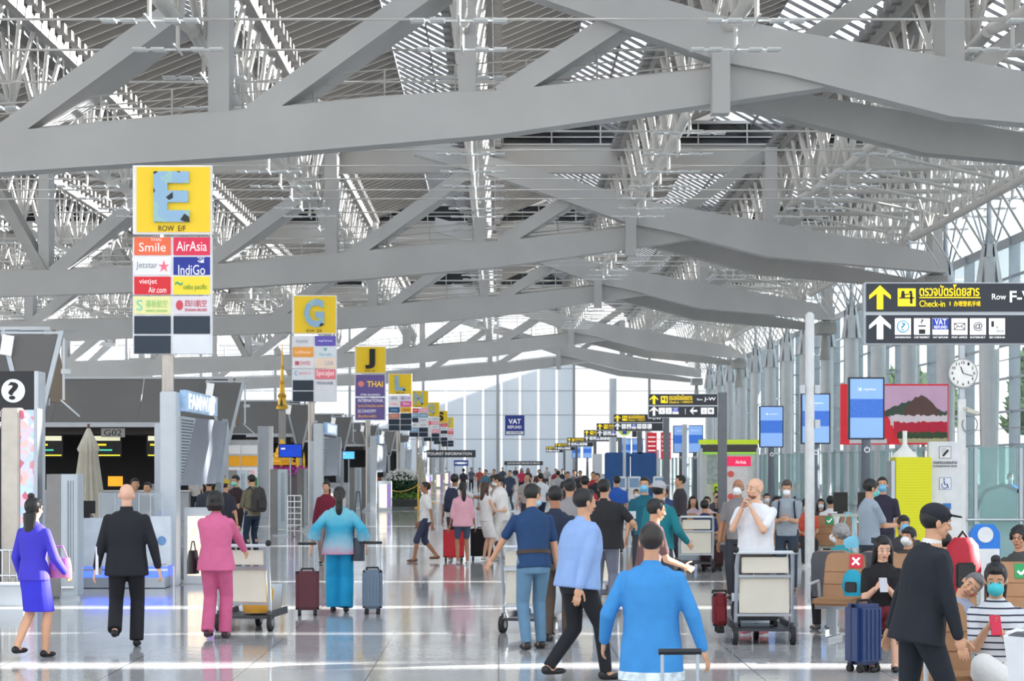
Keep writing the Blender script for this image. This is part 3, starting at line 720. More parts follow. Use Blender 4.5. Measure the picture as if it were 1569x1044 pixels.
dup(st, 'gold stanchion right of the flower bed by the queue', (-3.55, 95, 0)); dup(st, 'gold stanchion third along the rope, beyond the flower bed', (-3.5, 101, 0)); dup(st, 'gold stanchion farthest along the rope', (-3.3, 106, 0))
t = thing('sign_stand', 'gold stand with a small brown sign plate before the flower bed', 'sign stand', (-5.25, 92, 0))
MB().lathe([(.17, 0), (.17, .03), (.04, .08), (.035, 1.15)], n=16).build('post', GOLD, t); MB().box((0, 0, 1.25), (.5, .03, .26)).build('plate', mat('brown_plate', (150, 84, 40), .5), t)
def rope(label, a, b):
    m = MB(); P = [Vector(a).lerp(Vector(b), i/8)+Vector((0, 0, -.25*math.sin(PI*i/8))) for i in range(9)]; m.path(P, .02, 6)
    tag(m.build('barrier_rope', GOLD), label, 'rope', 'barrier ropes')
rope('gold rope hanging between the sign stand and corner stanchion', (-5.22, 92.1, .98), (-5.08, 92.9, .98)); rope('gold rope crossing before the flower bed', (-5.0, 93, .98), (-3.6, 95, .98)); rope('gold rope beyond the flower bed', (-3.55, 95.1, .98), (-3.5, 100.9, .98))
t = thing('gilded_shrine', 'gilded model pavilion on a bed of pink orchids inside the check-in area', 'shrine', (-9.45, 94, 0))
MB().box((0, 0, .8), (2.2, 1.2, 1.6)).build('pedestal', mat('shrine_plinth', (120, 110, 112), .5), t)
m = MB()
for k, (s, z) in enumerate(((.8, 1.9), (.6, 2.12), (.45, 2.34), (.3, 2.56), (.14, 2.8))): m.lathe([(s, z), (s*.6, z+.14), (s*.58, z+.22)], n=4+4*(k > 3))
for a in range(8): m.lathe([(.05, 1.7), (.05, 2.1), (.0, 2.5)], (.95*math.cos(a*PI/4), .5*math.sin(a*PI/4), 0), 6)
m.build('pavilion', mat('gilt', (246, 190, 60), .35, .5, .15, 9, emit=.1), t)
leafball((0, 0, 1.55), (1.5, .8, .34), 900, .12, mat('orchid_pink', (214, 90, 196), .6, 0, .2, 9), 'orchids', t, 5)
t = thing('golden_spire', 'slender golden spire rising above the check-in canopies', 'spire', (-9.7, 96.5, 0))
MB().box((0, 0, 2.2), (.3, .3, 4.4)).build('support', STEELB, t)
MB().lathe([(.27, 4.4), (.28, 4.5), (.2, 4.6), (.17, 4.9), (.2, 5.0), (.13, 5.1), (.1, 5.5), (.12, 5.6), (.08, 5.7), (.07, 6.2), (.08, 6.25), (.045, 6.4), (.03, 7.0), (.0, 7.6)], n=12).build('spire', GOLD, t)
MB().prism([(-.07, 4.55), (.07, 4.55), (0, 4.95)], -.32, -.3).build('arch', mat('arch_green', (40, 90, 60), .5), t)
def hung_screen(label, x, d, z, wd, ht, rgb, zt):
    t = thing('hanging_screen', label, 'screen', (x, d, z))
    MB().box((0, 0, 0), (wd, .08, ht)).build('casing', BLACK, t); MB().box((0, -.045, 0), (wd-.06, .012, ht-.06)).build('display', mat('disp_%d%d%d' % tuple(rgb), rgb, .3, 0, .2, 2, emit=.8), t)
    MB().box((-wd*.3, -.055, ht*.15), (wd*.18, .006, ht*.12)).build('display_text', WT, t)
    MB().tube((0, .07, -z), (0, .07, ht/2), .03).build('bracket', ALU, t); return t
hung_screen('blue flight screen hanging above the gilded shrine', -8.8, 91, 2.5, 1.0, .58, (24, 60, 170), 3.5)
hung_screen('small blue cartoon-eyed screen under the third canopy', -7.0, 100.5, 2.35, .6, .4, (90, 180, 230), 3.4)
# airline pull-up boards behind the two standing men
t = thing('airline_board', 'white and orange airline board behind the two standing men', 'board', (-9.15, 76.5, 0))
MB().box((0, 0, 1.4), (1.2, .06, 2.8)).build('board', WHITE, t)
for (z, h, c) in ((2.45, .3, (236, 238, 240)), (2.05, .36, (248, 176, 40)), (1.65, .34, (238, 236, 240)), (1.3, .3, (50, 130, 70))):
    for x in (-.3, .3): MB().box((x, -.035, z), (.56, .01, h)).build('printed_panel', pm(c, .2), t)
for x in (-.3, .3): text('SWISS', .36, .12, pm((210, 40, 50), .2), t, (x, -.045, 1.65), 'lettering')
t = thing('square_column', 'pale square column right of the airline board', 'pillar', (-8.45, 77.5, 0))
MB().box((0, 0, 1.65), (.4, .4, 3.3)).build('shaft', ALUW, t); MB().box((.27, -.1, 1.65), (.14, .2, 3.3)).build('edge_tube', CHROME, t)
# far dark information board and blue plates near the row end
def board(label, x, d, z, wd, ht, rgb, s, tm=WT, post=True, tz=.4):
    t = thing('overhead_board', label, 'sign', (x, d, 0))
    MB().box((0, 0, z), (wd, .1, ht)).build('panel', pm(rgb, .1), t)
    if s: text(s, wd*.85, ht*tz, tm, t, (0, -.056, z), 'lettering')
    if post:
        for sx in (-.45, .45): MB().tube((sx*wd, .08, 0), (sx*wd, .08, z), .05).build('post', ALU, t)
    return t
board('dark tourist information board at the far end of the row signs', -3.4, 150, 2.65, 3.6, .5, (56, 60, 66), 'TOURIST INFORMATION')
board('small blue board under the tourist information board', -2.6, 149, 2.0, 1.0, .4, (60, 80, 150), '◉')
board('dark board with small white words near the far end wall', 2.2, 190, 2.0, 3.4, .36, (64, 68, 74), 'CUSTOMS INSPECTION FOR VAT REFUND')
t = thing('vat_sign', 'blue square VAT REFUND sign hanging in the middle of the hall', 'sign', (.65, 86.87, 0))
MB().box((0, 0, 3.5), (.78, .08, .8)).build('panel', pm((34, 52, 130), .2), t)
MB().box((0, -.045, 3.2), (.7, .01, .13)).build('white_strip', SIGNW, t)
text('VAT', .5, .2, WT, t, (0, -.046, 3.66), 'lettering', bold=.01); text('REFUND', .56, .12, WT, t, (0, -.046, 3.43), 'lettering'); text('FOR TOURISTS', .5, .06, pm((60, 70, 120), .1), t, (0, -.056, 3.2), 'lettering')
for sx in (-.32, .32): MB().tube((sx, 0, 3.9), (sx, 0, 13.98), .006, n=4).build('hanging_wire', ALU, t)
# ================================================================== RIGHT SIDE, SEATS, LUGGAGE
SGB = mat('sign_charcoal', (36, 42, 54), .35)
BLU = pm((30, 60, 170), .3)
def arrow(parent, x, z, m, s=1., ang=0.):
    M = Matrix.Rotation(ang, 3, 'Y'); P = [(-.085, -.01), (-.085, .02), (0, .1), (.085, .02), (.085, -.01), (.025, .035), (.025, -.09), (-.025, -.09), (-.025, .035)]
    q = [M @ Vector((a*s, 0, b*s)) for a, b in P]
    MB().prism([(x+p.x, z+p.z) for p in q], -.062, -.052).build('arrow', m, parent)
def dir_sign(row, X, d, label, style=0, z=2.89, post=True):
    t = thing('direction_sign', label, 'sign', (X, d, 0), 0, 'overhead direction signs'); w = 1.43; cx = w/2
    m = MB(); m.box((cx, .02, z+.245), (w, .1, .49)); m.build('frame', ALU, t, bevel=.006)
    up = MB().box((cx, -.04, z+.37), (w-.03, .03, .22)).build('upper_panel', SGB, t); lo = MB().box((cx, -.04, z+.12), (w-.03, .03, .22)).build('lower_panel', SGB, t)
    arrow(up, .12, z+.365, YT); arrow(lo, .12, z+.13, WT)
    MB().box((.33, -.058, z+.37), (.14, .008, .14)).build('desk_pictogram_plate', YT, up)
    m = MB()
    for x in (-.03, .03): m.ball((.33+x, -.064, z+.41), (.013, .004, .013), 8, 6)
    m.box((.33, -.064, z+.365), (.12, .004, .01)); m.box((.30, -.064, z+.385), (.03, .004, .03)); m.box((.365, -.064, z+.36), (.02, .004, .08)); m.bar((.31, -.064, z+.39), (.35, -.064, z+.395), .004, .008)
    m.build('desk_pictogram', INK, up)
    text('ตรวจบัตรโดยสาร', .47, .09, YT, up, (.43, -.062, z+.425), 'lettering', align='LEFT', bold=.012)
    MB().box((.67, -.06, z+.368), (.48, .006, .008)).build('rule', YT, up)
    text('Check-in', .2, .05, YT, up, (.43, -.062, z+.32), 'lettering', align='LEFT'); text('|', .006, .03, YT, up, (.67, -.062, z+.32), 'lettering'); text('办理登机手续', .21, .042, YT, up, (.70, -.062, z+.32), 'lettering', align='LEFT')
    text('Row', .11, .045, WT, up, (1.0, -.062, z+.375), 'lettering', align='LEFT'); text(row, .24, .09, WT, up, (1.14, -.062, z+.375), 'lettering', align='LEFT', bold=.015)
    xs = [.30, .45, .595, .745, .89, 1.04] if style == 0 else [.28, .42, .56, 1.14, 1.28]
    for i, x in enumerate(xs):
        blue = i == 2
        q = MB().box((x, -.058, z+.14), (.125, .008, .13)).build('pictogram_plate', WT, lo)
        if blue:
            MB().box((x, -.063, z+.16), (.125, .004, .085)).build('blue_field', BLU, q); text('VAT', .09, .045, WT, q, (x, -.067, z+.175), 'lettering'); text('REFUND', .1, .022, WT, q, (x, -.067, z+.135), 'lettering')
        elif style == 0 and i == 0: MB().tube((x, -.066, z+.14), (x, -.062, z+.14), .048, n=20).build('ring', pm((40, 140, 170), .2), q); MB().tube((x, -.068, z+.14), (x, -.064, z+.14), .04, n=20).build('ring_field', WT, q); text('?', .035, .06, pm((40, 140, 170), .2), q, (x, -.07, z+.14), 'lettering')
        elif style == 0 and i == 1: text('?', .025, .035, INK, q, (x, -.063, z+.18), 'lettering'); MB().box((x, -.063, z+.1), (.05, .004, .035)).box((x, -.063, z+.145), (.06, .004, .01)).build('case_symbol', INK, q)
        elif style == 0 and i == 3: m = MB(); a = .042; [m.bar((x+p[0]*a, -.063, z+.14+p[1]*a), (x+r[0]*a, -.063, z+.14+r[1]*a), .004, .005) for p, r in (((-1, .6), (1, .6)), ((1, .6), (1, -.6)), ((1, -.6), (-1, -.6)), ((-1, -.6), (-1, .6)), ((-1, .6), (0, -.1)), ((0, -.1), (1, .6)), ((-1, -.6), (-.3, .1)), ((1, -.6), (.3, .1)))]; m.build('envelope_symbol', INK, q)
        elif style == 0 and i == 4: text('@', .07, .07, INK, q, (x, -.063, z+.14), 'lettering')
        elif style == 0: MB().box((x-.035, -.063, z+.16), (.02, .004, .045)).build('phone_symbol', INK, q); text('SELF\nCHECK-IN', .06, .05, mat('pale_ink', (170, 172, 176), .5), q, (x+.02, -.063, z+.12), 'lettering')
        else: text('♿' if i == 4 else 'i', .05, .08, INK, q, (x, -.063, z+.14), 'lettering', fit='min')
    if style == 0:
        for x, s in zip(xs, ('INFORMATION', 'LOST PROPERTY', 'VAT REFUND', 'POST OFFICE', 'INTERNET', 'SELF CHECK-IN')): text(s, .12, .014, WT, lo, (x, -.06, z+.055), 'caption')
    else: arrow(lo, .93, z+.14, WT, .8, -PI/2); MB().box((.76, -.06, z+.13), (.008, .006, .12)).build('divider', WT, lo)
    MB().box((w+.1, .08, (z+.52)/2), (.17, .2, z+.52)).build('post', mat('post_grey', (112, 116, 124), .4, .3), t)
    MB().box((w+.01, .05, z+.25), (.1, .06, .3)).build('bracket', ALU, t)
    return t
dir_sign('F-W', 2.88, 17, 'nearest black overhead sign, yellow arrow, Check-in Row F-W')
dir_sign('J-W', 3.05, 44, 'black overhead sign reading Row J-W, second along the aisle', 1)
for i, (r, X, d, lb) in enumerate([('L-W', 3.3, 62, 'third along the aisle, half behind the Row J-W sign'), ('N-W', 3.45, 76, 'fourth along the aisle, beside the yellow information disc'), ('Q-W', 3.6, 91, 'fifth along the aisle'),
        ('S-W', 3.75, 118, 'sixth along the aisle'), ('U-W', 3.9, 150, 'seventh along the aisle'), ('W', 3.9, 178, 'farthest and smallest')]):
    dir_sign(r, X, d, 'black overhead check-in sign, '+lb)
t = thing('information_disc', 'white board with yellow-green letter i disc beside the overhead signs', 'sign', (4.15, 71, 0))
MB().box((0, 0, 3.1), (.5, .08, .56)).build('board', WT, t); MB().tube((0, -.06, 3.1), (0, -.045, 3.1), .22, n=28).build('disc', pm((180, 200, 40), .3), t); text('i', .16, .34, BLU, t, (0, -.065, 3.1), 'lettering', bold=.05)
MB().tube((0, .06, 0), (0, .06, 3.0), .05).build('pole', ALU, t)

# ---- tall portrait screens on poles
cityb = bpy.data.materials.new('screen_city'); cityb.use_nodes = True; n_ = cityb.node_tree.nodes; l_ = cityb.node_tree.links
t_ = n_.new('ShaderNodeTexCoord'); mp = n_.new('ShaderNodeMapping'); mp.inputs['Scale'].default_value = (26, 26, 14); v_ = n_.new('ShaderNodeTexVoronoi'); v_.inputs['Scale'].default_value = 1.5
l_.new(t_.outputs['Object'], mp.inputs[0]); l_.new(mp.outputs[0], v_.inputs['Vector']); r_ = n_.new('ShaderNodeValToRGB'); l_.new(v_.outputs['Distance'], r_.inputs[0])
r_.color_ramp.elements[0].color = srgb((96, 150, 226))+(1,); r_.color_ramp.elements[1].color = srgb((34, 104, 206))+(1,); r_.color_ramp.elements[1].position = .45
l_.new(r_.outputs[0], n_['Principled BSDF'].inputs['Emission Color']); n_['Principled BSDF'].inputs['Emission Strength'].default_value = .6; n_['Principled BSDF'].inputs['Base Color'].default_value = (.05, .1, .3, 1)
LBL = mat('screen_light_blue', (132, 172, 232), .3, 0, .03, 1, emit=.42)
def totem(label, X, d, zt=3.67, w=.72, h=1.24):
    t = thing('portrait_screen', label, 'screen', (X, d, 0), 0, 'portrait screens on poles'); z = zt-h/2
    MB().box((0, 0, z), (w, .14, h)).build('casing', mat('casing_navy', (34, 46, 66), .3), t, bevel=.01)
    s = MB().box((0, -.075, z), (w-.07, .012, h-.07)).build('display', LBL, t)
    MB().box((0, -.083, z-.0), (w-.07, .006, h*.3)).build('city_band', cityb, s)
    text('✈ myaline', w*.5, .07, WT, s, (0, -.084, zt-.24), 'lettering')
    MB().lathe([(.3, 0), (.3, .03), (.14, .06), (.12, .8), (.1, 1.6), (.09, z-h/2)], n=20).build('pole', mat('pole_dark', (96, 104, 116), .35, .3), t, smooth=True)
    q = z-h/2-.2; m = MB()
    for i in range(20):
        a = PI/2+.5+i*(2*PI-1.0)/20; b = PI/2+.5+(i+1)*(2*PI-1.0)/20
        m.bar((.05*math.cos(a), -.13, q+.05*math.sin(a)), (.05*math.cos(b), -.13, q+.05*math.sin(b)), .01, .014)
    m.box((0, -.13, q+.04), (.014, .01, .055)); m.build('power_symbol', WT, t); return t
tt = totem('large blue portrait screen on a dark pole, nearest, before the red billboard', 7.3, 42.8)
for lb, X, d in (('blue portrait screen on a pole behind the thin white lamp post', 7.72, 52.5), ('blue portrait screen on a pole, third from the billboard, beside the shop', 8.1, 64), ('right one of two small blue portrait screens near the Row J-W sign', 8.75, 96),
                 ('left one of two small blue portrait screens near the Row J-W sign', 8.2, 96.8), ('small far blue portrait screen above the blue wall', 9.3, 144), ('small far blue portrait screen left of its twin above the blue wall', 8.5, 144.5),
                 ('tiny blue portrait screen far down the hall, right of its twin', 7.5, 182), ('tiny blue portrait screen farthest down the hall', 6.6, 183)): dup(tt, lb, (X, d, 0))

# ---- red billboard with a picture of a garden
t = thing('billboard', 'red billboard with a photo of a garden and hill on the right wall', 'billboard', (18.0, 98, 0))
MB().box((0, 0, 4.2), (4.9, .2, 2.75)).build('board', pm((232, 52, 66), .2), t)
for sx in (-2.2, 2.2): MB().box((sx, .2, 2.0), (.15, .15, 4)).build('post', ALU, t)
pic = MB().prism([(-.95, 5.5), (2.4, 5.5), (2.4, 2.9), (.25, 2.9)], -.13, -.11).build('picture', mat('dusk_sky', (206, 170, 200), .5, 0, .06, 1, emit=.25), t)
rr = random.Random(3)
def ragged(x0, x1, z0, zf, n=26):
    top = [(x0+(x1-x0)*i/n, zf(i/n)+rr.uniform(-.05, .05)) for i in range(n+1)]; return [(x0, z0)]+top+[(x1, z0)]
MB().prism(ragged(-.45, 2.38, 4.1, lambda u: 4.35+.55*math.sin(PI*min(1, u*1.1))*(.8)), -.14, -.13).build('hill', pm((78, 96, 84), .1), pic)
MB().prism(ragged(.4, 2.0, 4.1, lambda u: 4.3+.75*math.sin(PI*u)), -.15, -.14).build('rooftops', pm((110, 84, 80), .1), pic)
MB().prism(ragged(-.2, 2.38, 3.7, lambda u: 4.15), -.16, -.15).build('white_flower_band', pm((226, 214, 222), .2), pic)
MB().prism(ragged(-.05, 2.38, 3.25, lambda u: 3.85), -.17, -.16).build('red_flower_band', pm((196, 46, 70), .2), pic)
MB().prism(ragged(.1, 2.38, 3.1, lambda u: 3.4), -.18, -.17).build('green_band', pm((70, 92, 64), .1), pic)
MB().prism(ragged(.2, 2.38, 2.92, lambda u: 3.1), -.19, -.18).build('path_band', pm((206, 200, 150), .1), pic)
text('Serving growth for', 2.1, .2, WT, t, (-.75, -.12, 4.5), 'lettering', bold=.01); text('networks', 1.0, .17, WT, t, (-1.1, -.12, 4.22), 'lettering', bold=.01)
MB().box((-1.2, -.11, 2.98), (1.7, .02, .2)).build('logo_strip', SIGNW, t)

# ---- thin lamp post, clock post with camera
t = thing('white_lamp_post', 'thin tall white post with small loudspeakers behind the standing bald man', 'post', (5.85, 40.5, 0))
MB().lathe([(.14, 0), (.14, .04), (.095, .06), (.085, 4.75), (.04, 4.8)], n=18).build('pole', WHITE, t, smooth=True)
for z, s in ((3.35, 1), (3.35, -1), (2.7, 1)): MB().box((s*.14, 0, z), (.1, .12, .16)).build('loudspeaker', ALUW, t)
t = thing('clock_post', 'grey post carrying a round white clock and a security camera', 'clock', (8.62, 40, 0))
MB().box((0, .1, 2.3), (.1, .1, 4.6)).build('post', ALU, t); MB().box((-.02, 0, 1.6), (.14, .08, 3.1)).build('white_post', WHITE, t)
ck_ = MB().tube((0, -.02, 3.63), (0, .06, 3.63), .28, n=48).build('clock_body', mat('clock_rim', (150, 152, 158), .3, .6), t)
MB().tube((0, -.03, 3.63), (0, -.015, 3.63), .255, n=48).build('clock_dial', mat('dial', (240, 240, 240), .5, emit=.1), ck_)
m = MB()
for i in range(60):
    a = 2*PI*i/60; L = .02 if i % 5 else .0
    m.bar((.247*math.sin(a), -.034, 3.63+.247*math.cos(a)), ((.24)*math.sin(a), -.034, 3.63+(.24)*math.cos(a)), .004, .004)
m.build('minute_marks', INK, ck_)
for i in range(1, 13): a = 2*PI*i/12; text(str(i), .035 if i < 10 else .06, .052, INK, ck_, (.2*math.sin(a), -.034, 3.63+.2*math.cos(a)), 'numeral', bold=.01)
a = 2*PI*17.7/60; MB().bar((0, -.04, 3.63), (.19*math.sin(a), -.04, 3.63+.19*math.cos(a)), .006, .012).build('minute_hand', INK, ck_)
a = 2*PI*(11+17.7/60)/12; MB().bar((0, -.044, 3.63), (.13*math.sin(a), -.044, 3.63+.13*math.cos(a)), .006, .018).build('hour_hand', INK, ck_)
m = MB(); m.box((.16, -.1, 2.92), (.22, .1, .07), Matrix.Rotation(.3, 3, 'Y')); m.box((.05, -.05, 2.98), (.1, .05, .04)); m.build('camera', mat('camera_cream', (214, 212, 200), .4), t)
m = MB(); m.path([(.02+.14*math.cos(a)+.1, -.06, 2.68+.16*math.sin(a)) for a in [2.6+i*4.6/14 for i in range(15)]], .012); m.build('cable', mat('cable_grey', (150, 152, 156), .5), t)

# ---- fence of glass fins along the right
t = thing('glass_fence', 'long fence of upright greenish glass fins before the right wall', 'glass fence', (15.7, 0, 0))
fin = None; y = 62.0; GF = glassmat('green_glass', (196, 222, 222), .45, .08)
while y < 226:
    if fin is None: fin = MB().box((0, 0, 1.25), (.2, .03, 2.5)).build('glass_fin', GF, t); f_ = fin; 
    else: f_ = link('glass_fin', fin.data, t)
    f_.location = (0, y, 0); y += 2.6 if y < 150 else 4.0
m = MB(); m.bar((.2, 62, 2.46), (.2, 226, 2.46), .04, .05); m.bar((.2, 62, .1), (.2, 226, .1), .06, .1)
y = 62
while y < 226: m.box((.22, y+.3, 1.25), (.06, .06, 2.5)); y += 4.2
m.build('rail', ALU, t)
t = thing('glass_screen_wall', 'tall clear glass partition with steel posts at the right edge', 'glass partition', (9.1, 42, 0))
for k in range(2): MB().box((.55+1.0*k, 0, 1.2), (.92, .02, 2.15)).build('glass_pane', glassmat('teal_glass', (206, 230, 230), .7, .04), t)
for x in (0, .2, 1.08, 2.05): MB().box((x, 0, 1.13), (.06 if x else .09, .08, 2.26)).build('steel_post', ALU, t)
MB().tube((0, -.12, .86), (2.1, -.12, .86), .025).build('handrail', CHROME, t)
t = thing('escalator', 'escalator with curved glass balustrade seen behind the right glass partition', 'escalator', (10.6, 47, 0))
MB().prism([(0, 0), (2.4, 0), (2.4, .5), (.6, .9), (0, .9)], -.4, .4).build('truss_body', ALU, t)
m = MB(); m.path([(-.3, -.45, .9), (-.1, -.45, 1.35), (.3, -.45, 1.5), (1.0, -.45, 1.2), (2.2, -.45, .6)], .035); m.build('handrail', RUBBER, t)
MB().prism([(-.2, .5), (-.1, 1.3), (.3, 1.45), (1.0, 1.15), (2.2, .6), (2.2, .3)], -.46, -.44).build('balustrade', GF, t)
t = thing('guide_totem', 'tall pale notice totem with pencil and wheelchair symbols beside yellow box', 'notice board', (7.45, 36, 0))
MB().box((0, 0, 1.16), (.54, .12, 2.32)).build('board', mat('totem_white', (222, 224, 228), .4), t, bevel=.01)
q = MB().box((.0, -.064, 2.14), (.2, .008, .2)).build('pencil_plate', mat('plate_outline', (90, 94, 100), .5), t); MB().box((0, -.07, 2.14), (.185, .006, .185)).build('plate_field', WHITE, q); MB().bar((-.04, -.076, 2.08), (.05, -.076, 2.18), .006, .035).build('pencil', INK, q)
for k in range(3): MB().box((-.03, -.074, 2.2-.03*k), (.08, .003, .006)).build('note_line', INK, q)
text('กรอกแบบสอบถาม', .4, .045, INK, t, (0, -.064, 1.97), 'lettering'); text('SUGGESTION BOX', .4, .03, INK, t, (0, -.064, 1.91), 'lettering')
q = MB().box((.0, -.064, 1.62), (.2, .008, .2)).build('wheelchair_plate', pm((60, 100, 170), .1), t); MB().box((0, -.07, 1.62), (.185, .006, .185)).build('plate_field', WHITE, q)
m = MB()
for i in range(14): a = PI*.75+i*(1.45*PI)/14; b = a+1.45*PI/14; m.bar((-.01+.05*math.cos(a), -.076, 1.59+.05*math.sin(a)), (-.01+.05*math.cos(b), -.076, 1.59+.05*math.sin(b)), .004, .012)
m.ball((-.02, -.076, 1.69), (.014, .004, .014), 8, 6); m.bar((-.02, -.076, 1.67), (-.01, -.076, 1.6), .004, .018); m.bar((-.01, -.076, 1.605), (.035, -.076, 1.6), .004, .014); m.bar((.035, -.076, 1.6), (.055, -.076, 1.545), .004, .014)
m.build('wheelchair_symbol', pm((40, 84, 160), .1), q)
MB().box((.03, -.064, 1.24), (.14, .008, .1)).build('blue_plate', pm((50, 110, 180), .1), t)
t = thing('yellow_box', 'bright yellow-green ribbed box standing left of the notice totem', 'cabinet', (6.9, 36, 0))
MB().box((0, .05, 1.03), (.6, .5, 2.06)).build('body', mat('acid_yellow', (228, 226, 20), .5, 0, .03, 2, emit=.0, stripes=((212, 210, 14), 22, 2, .2)), t, bevel=.01)
MB().box((-.34, .05, 1.0), (.06, .5, 2.0)).build('side_frame', ALU, t)
t = thing('wrapped_bundle', 'white wrapped bundle standing on top of the yellow box', 'bundle', (6.78, 35.95, 2.06))
MB().loft([((0, 0, 0), .22, .12), ((0, 0, .06), .19, .1), ((.0, 0, .16), .07, .05), ((0, 0, .24), .035, .03), ((0, 0, .44), .04, .03)], 14).build('wrapping', mat('plastic_white', (232, 232, 228), .4, 0, .05, 9), t, smooth=True)

# ---- shops and kiosks in the middle distance
t = thing('green_shop', 'white phone shop booth with lime green top band', 'shop', (8.15, 76, 0))
MB().box((0, 1.0, 1.2), (1.95, 1.6, 2.4)).build('booth', WHITE, t); MB().box((0, .15, 2.72), (2.15, .2, .16)).build('lime_band', pm((190, 214, 40), .3), t)
MB().box((0, .15, 2.5), (2.0, .16, .26)).build('dark_band', pm((84, 78, 76), 0), t); MB().box((0, .15, 2.33), (2.1, .18, .06)).build('lime_trim', pm((150, 210, 70), .4), t)
for sx in (-1.0, 1.0): MB().box((sx, .12, 1.25), (.1, .2, 2.5)).build('corner_post', ALUW, t)
MB().box((-.45, .17, 1.75), (.62, .02, 1.0)).build('poster', mat('poster_grey', (176, 186, 186), .5, 0, .3, 7), t)
q = MB().box((-.1, .05, 1.0), (.9, .3, .5)).build('lime_counter', pm((178, 210, 40), .2), t); text('SIM2', .5, .3, INK, q, (-.3, -.106, 1.0), 'lettering', bold=.03)
t = thing('pink_stall', 'white and red stall with pink sign on top and red dots', 'stall', (6.75, 61, 0))
q = MB().box((0, 0, 2.02), (.78, .12, .28)).build('pink_sign', pm((226, 40, 90), .4), t); text('AirAsia', .3, .1, WT, q, (.1, -.066, 2.0), 'lettering')
MB().box((-.02, .1, .93), (.62, .3, 1.86)).build('panel', mat('stall_white', (230, 226, 226), .4), t); MB().box((-.34, -.06, .95), (.05, .06, 1.8)).build('red_edge', pm((220, 40, 70), .2), t)
for z in (1.66, 1.02): MB().tube((-.18, -.07, z), (-.18, -.04, z), .09, n=18).build('red_dot', pm((214, 90, 84), .1), t)
t = thing('blue_wall_panel', 'deep blue two-panel wall of a self service area', 'partition', (4.65, 76, 0))
for sx in (-.46, .46): MB().box((sx, 0, 1.2), (.9, .12, 2.3)).build('blue_panel', mat('deep_blue', (14, 84, 150), .4, 0, .12, 2), t, bevel=.04)
MB().box((-1.15, .4, 1.15), (.3, .9, 2.3)).build('side_panel', ALUW, t); MB().box((.98, .1, 1.2), (.08, .2, 2.5)).build('side_post', ALU, t)
def self_kiosk(label, x, d):
    t = thing('self_check_in_kiosk', label, 'kiosk', (x, d, 0), 0, 'self check-in kiosks')
    MB().box((0, 0, .55), (.4, .35, 1.1)).build('pedestal', WHITE, t, bevel=.02); q = MB().box((0, -.05, 1.32), (.42, .12, .44)).build('monitor', WHITE, t, bevel=.02); MB().box((0, -.115, 1.33), (.3, .01, .3)).build('display', pm((110, 140, 170), .2), q); return t
sk = self_kiosk('white self check-in kiosk before the blue wall, left one', 3.95, 70); dup(sk, 'white self check-in kiosk before the blue wall, right one', (4.42, 70.3, 0)); dup(sk, 'white self check-in kiosk at the right end of the blue wall', (5.3, 71, 0))
for X, d, lb in ((6.9, 97, 'narrow red hanging banner left of the small blue portrait screens'), (7.45, 96, 'wider red hanging banner right beside the narrow one')):
    t = thing('red_banner', lb, 'banner', (X, d, 0)); MB().box((0, 0, 2.75), (.45, .04, 1.2)).build('cloth', pm((222, 52, 66), .2), t)
    for k in range(4): MB().box((0, -.025, 3.15-.2*k), (.34, .006, .06)).build('banner_text', WT, t)
    MB().tube((0, .05, 0), (0, .05, 3.4), .03).build('pole', ALU, t)
for X, d, z, lb in ((4.35, 82, 5.2, 'slim silver post behind the blue wall'), (7.8, 90, 3.6, 'slim silver post beside the red banners'), (9.75, 88, 4.4, 'slim silver post beside the green shop'), (8.3, 120, 4.5, 'slim silver post far behind the red banners')):
    t = thing('silver_post', lb, 'post', (X, d, 0)); MB().tube((0, 0, 0), (0, 0, z), .14, n=14).build('shaft', ALU, t, smooth=True); MB().tube((0, 0, 0), (0, 0, .03), .25).build('base_plate', ALU, t)
for i, (X, d, w_, h_) in enumerate(((1.5, 165, 2.6, 1.0), (5.2, 160, 3.0, 1.05), (-.6, 205, 3.5, 1.0), (8.5, 170, 2.4, 1.1))):
    t = thing('service_desk', ['low white desk far down the hall, middle', 'low white desk far down the hall below the tiny screens', 'low white desk farthest back at the end wall', 'low white desk far down at the right wall'][i], 'counter', (X, d, 0))
    MB().box((0, 0, h_/2), (w_, .8, h_)).build('body', WHITE, t, bevel=.03); MB().box((0, 0, h_+.02), (w_+.1, .9, .05)).build('top', ALU, t)

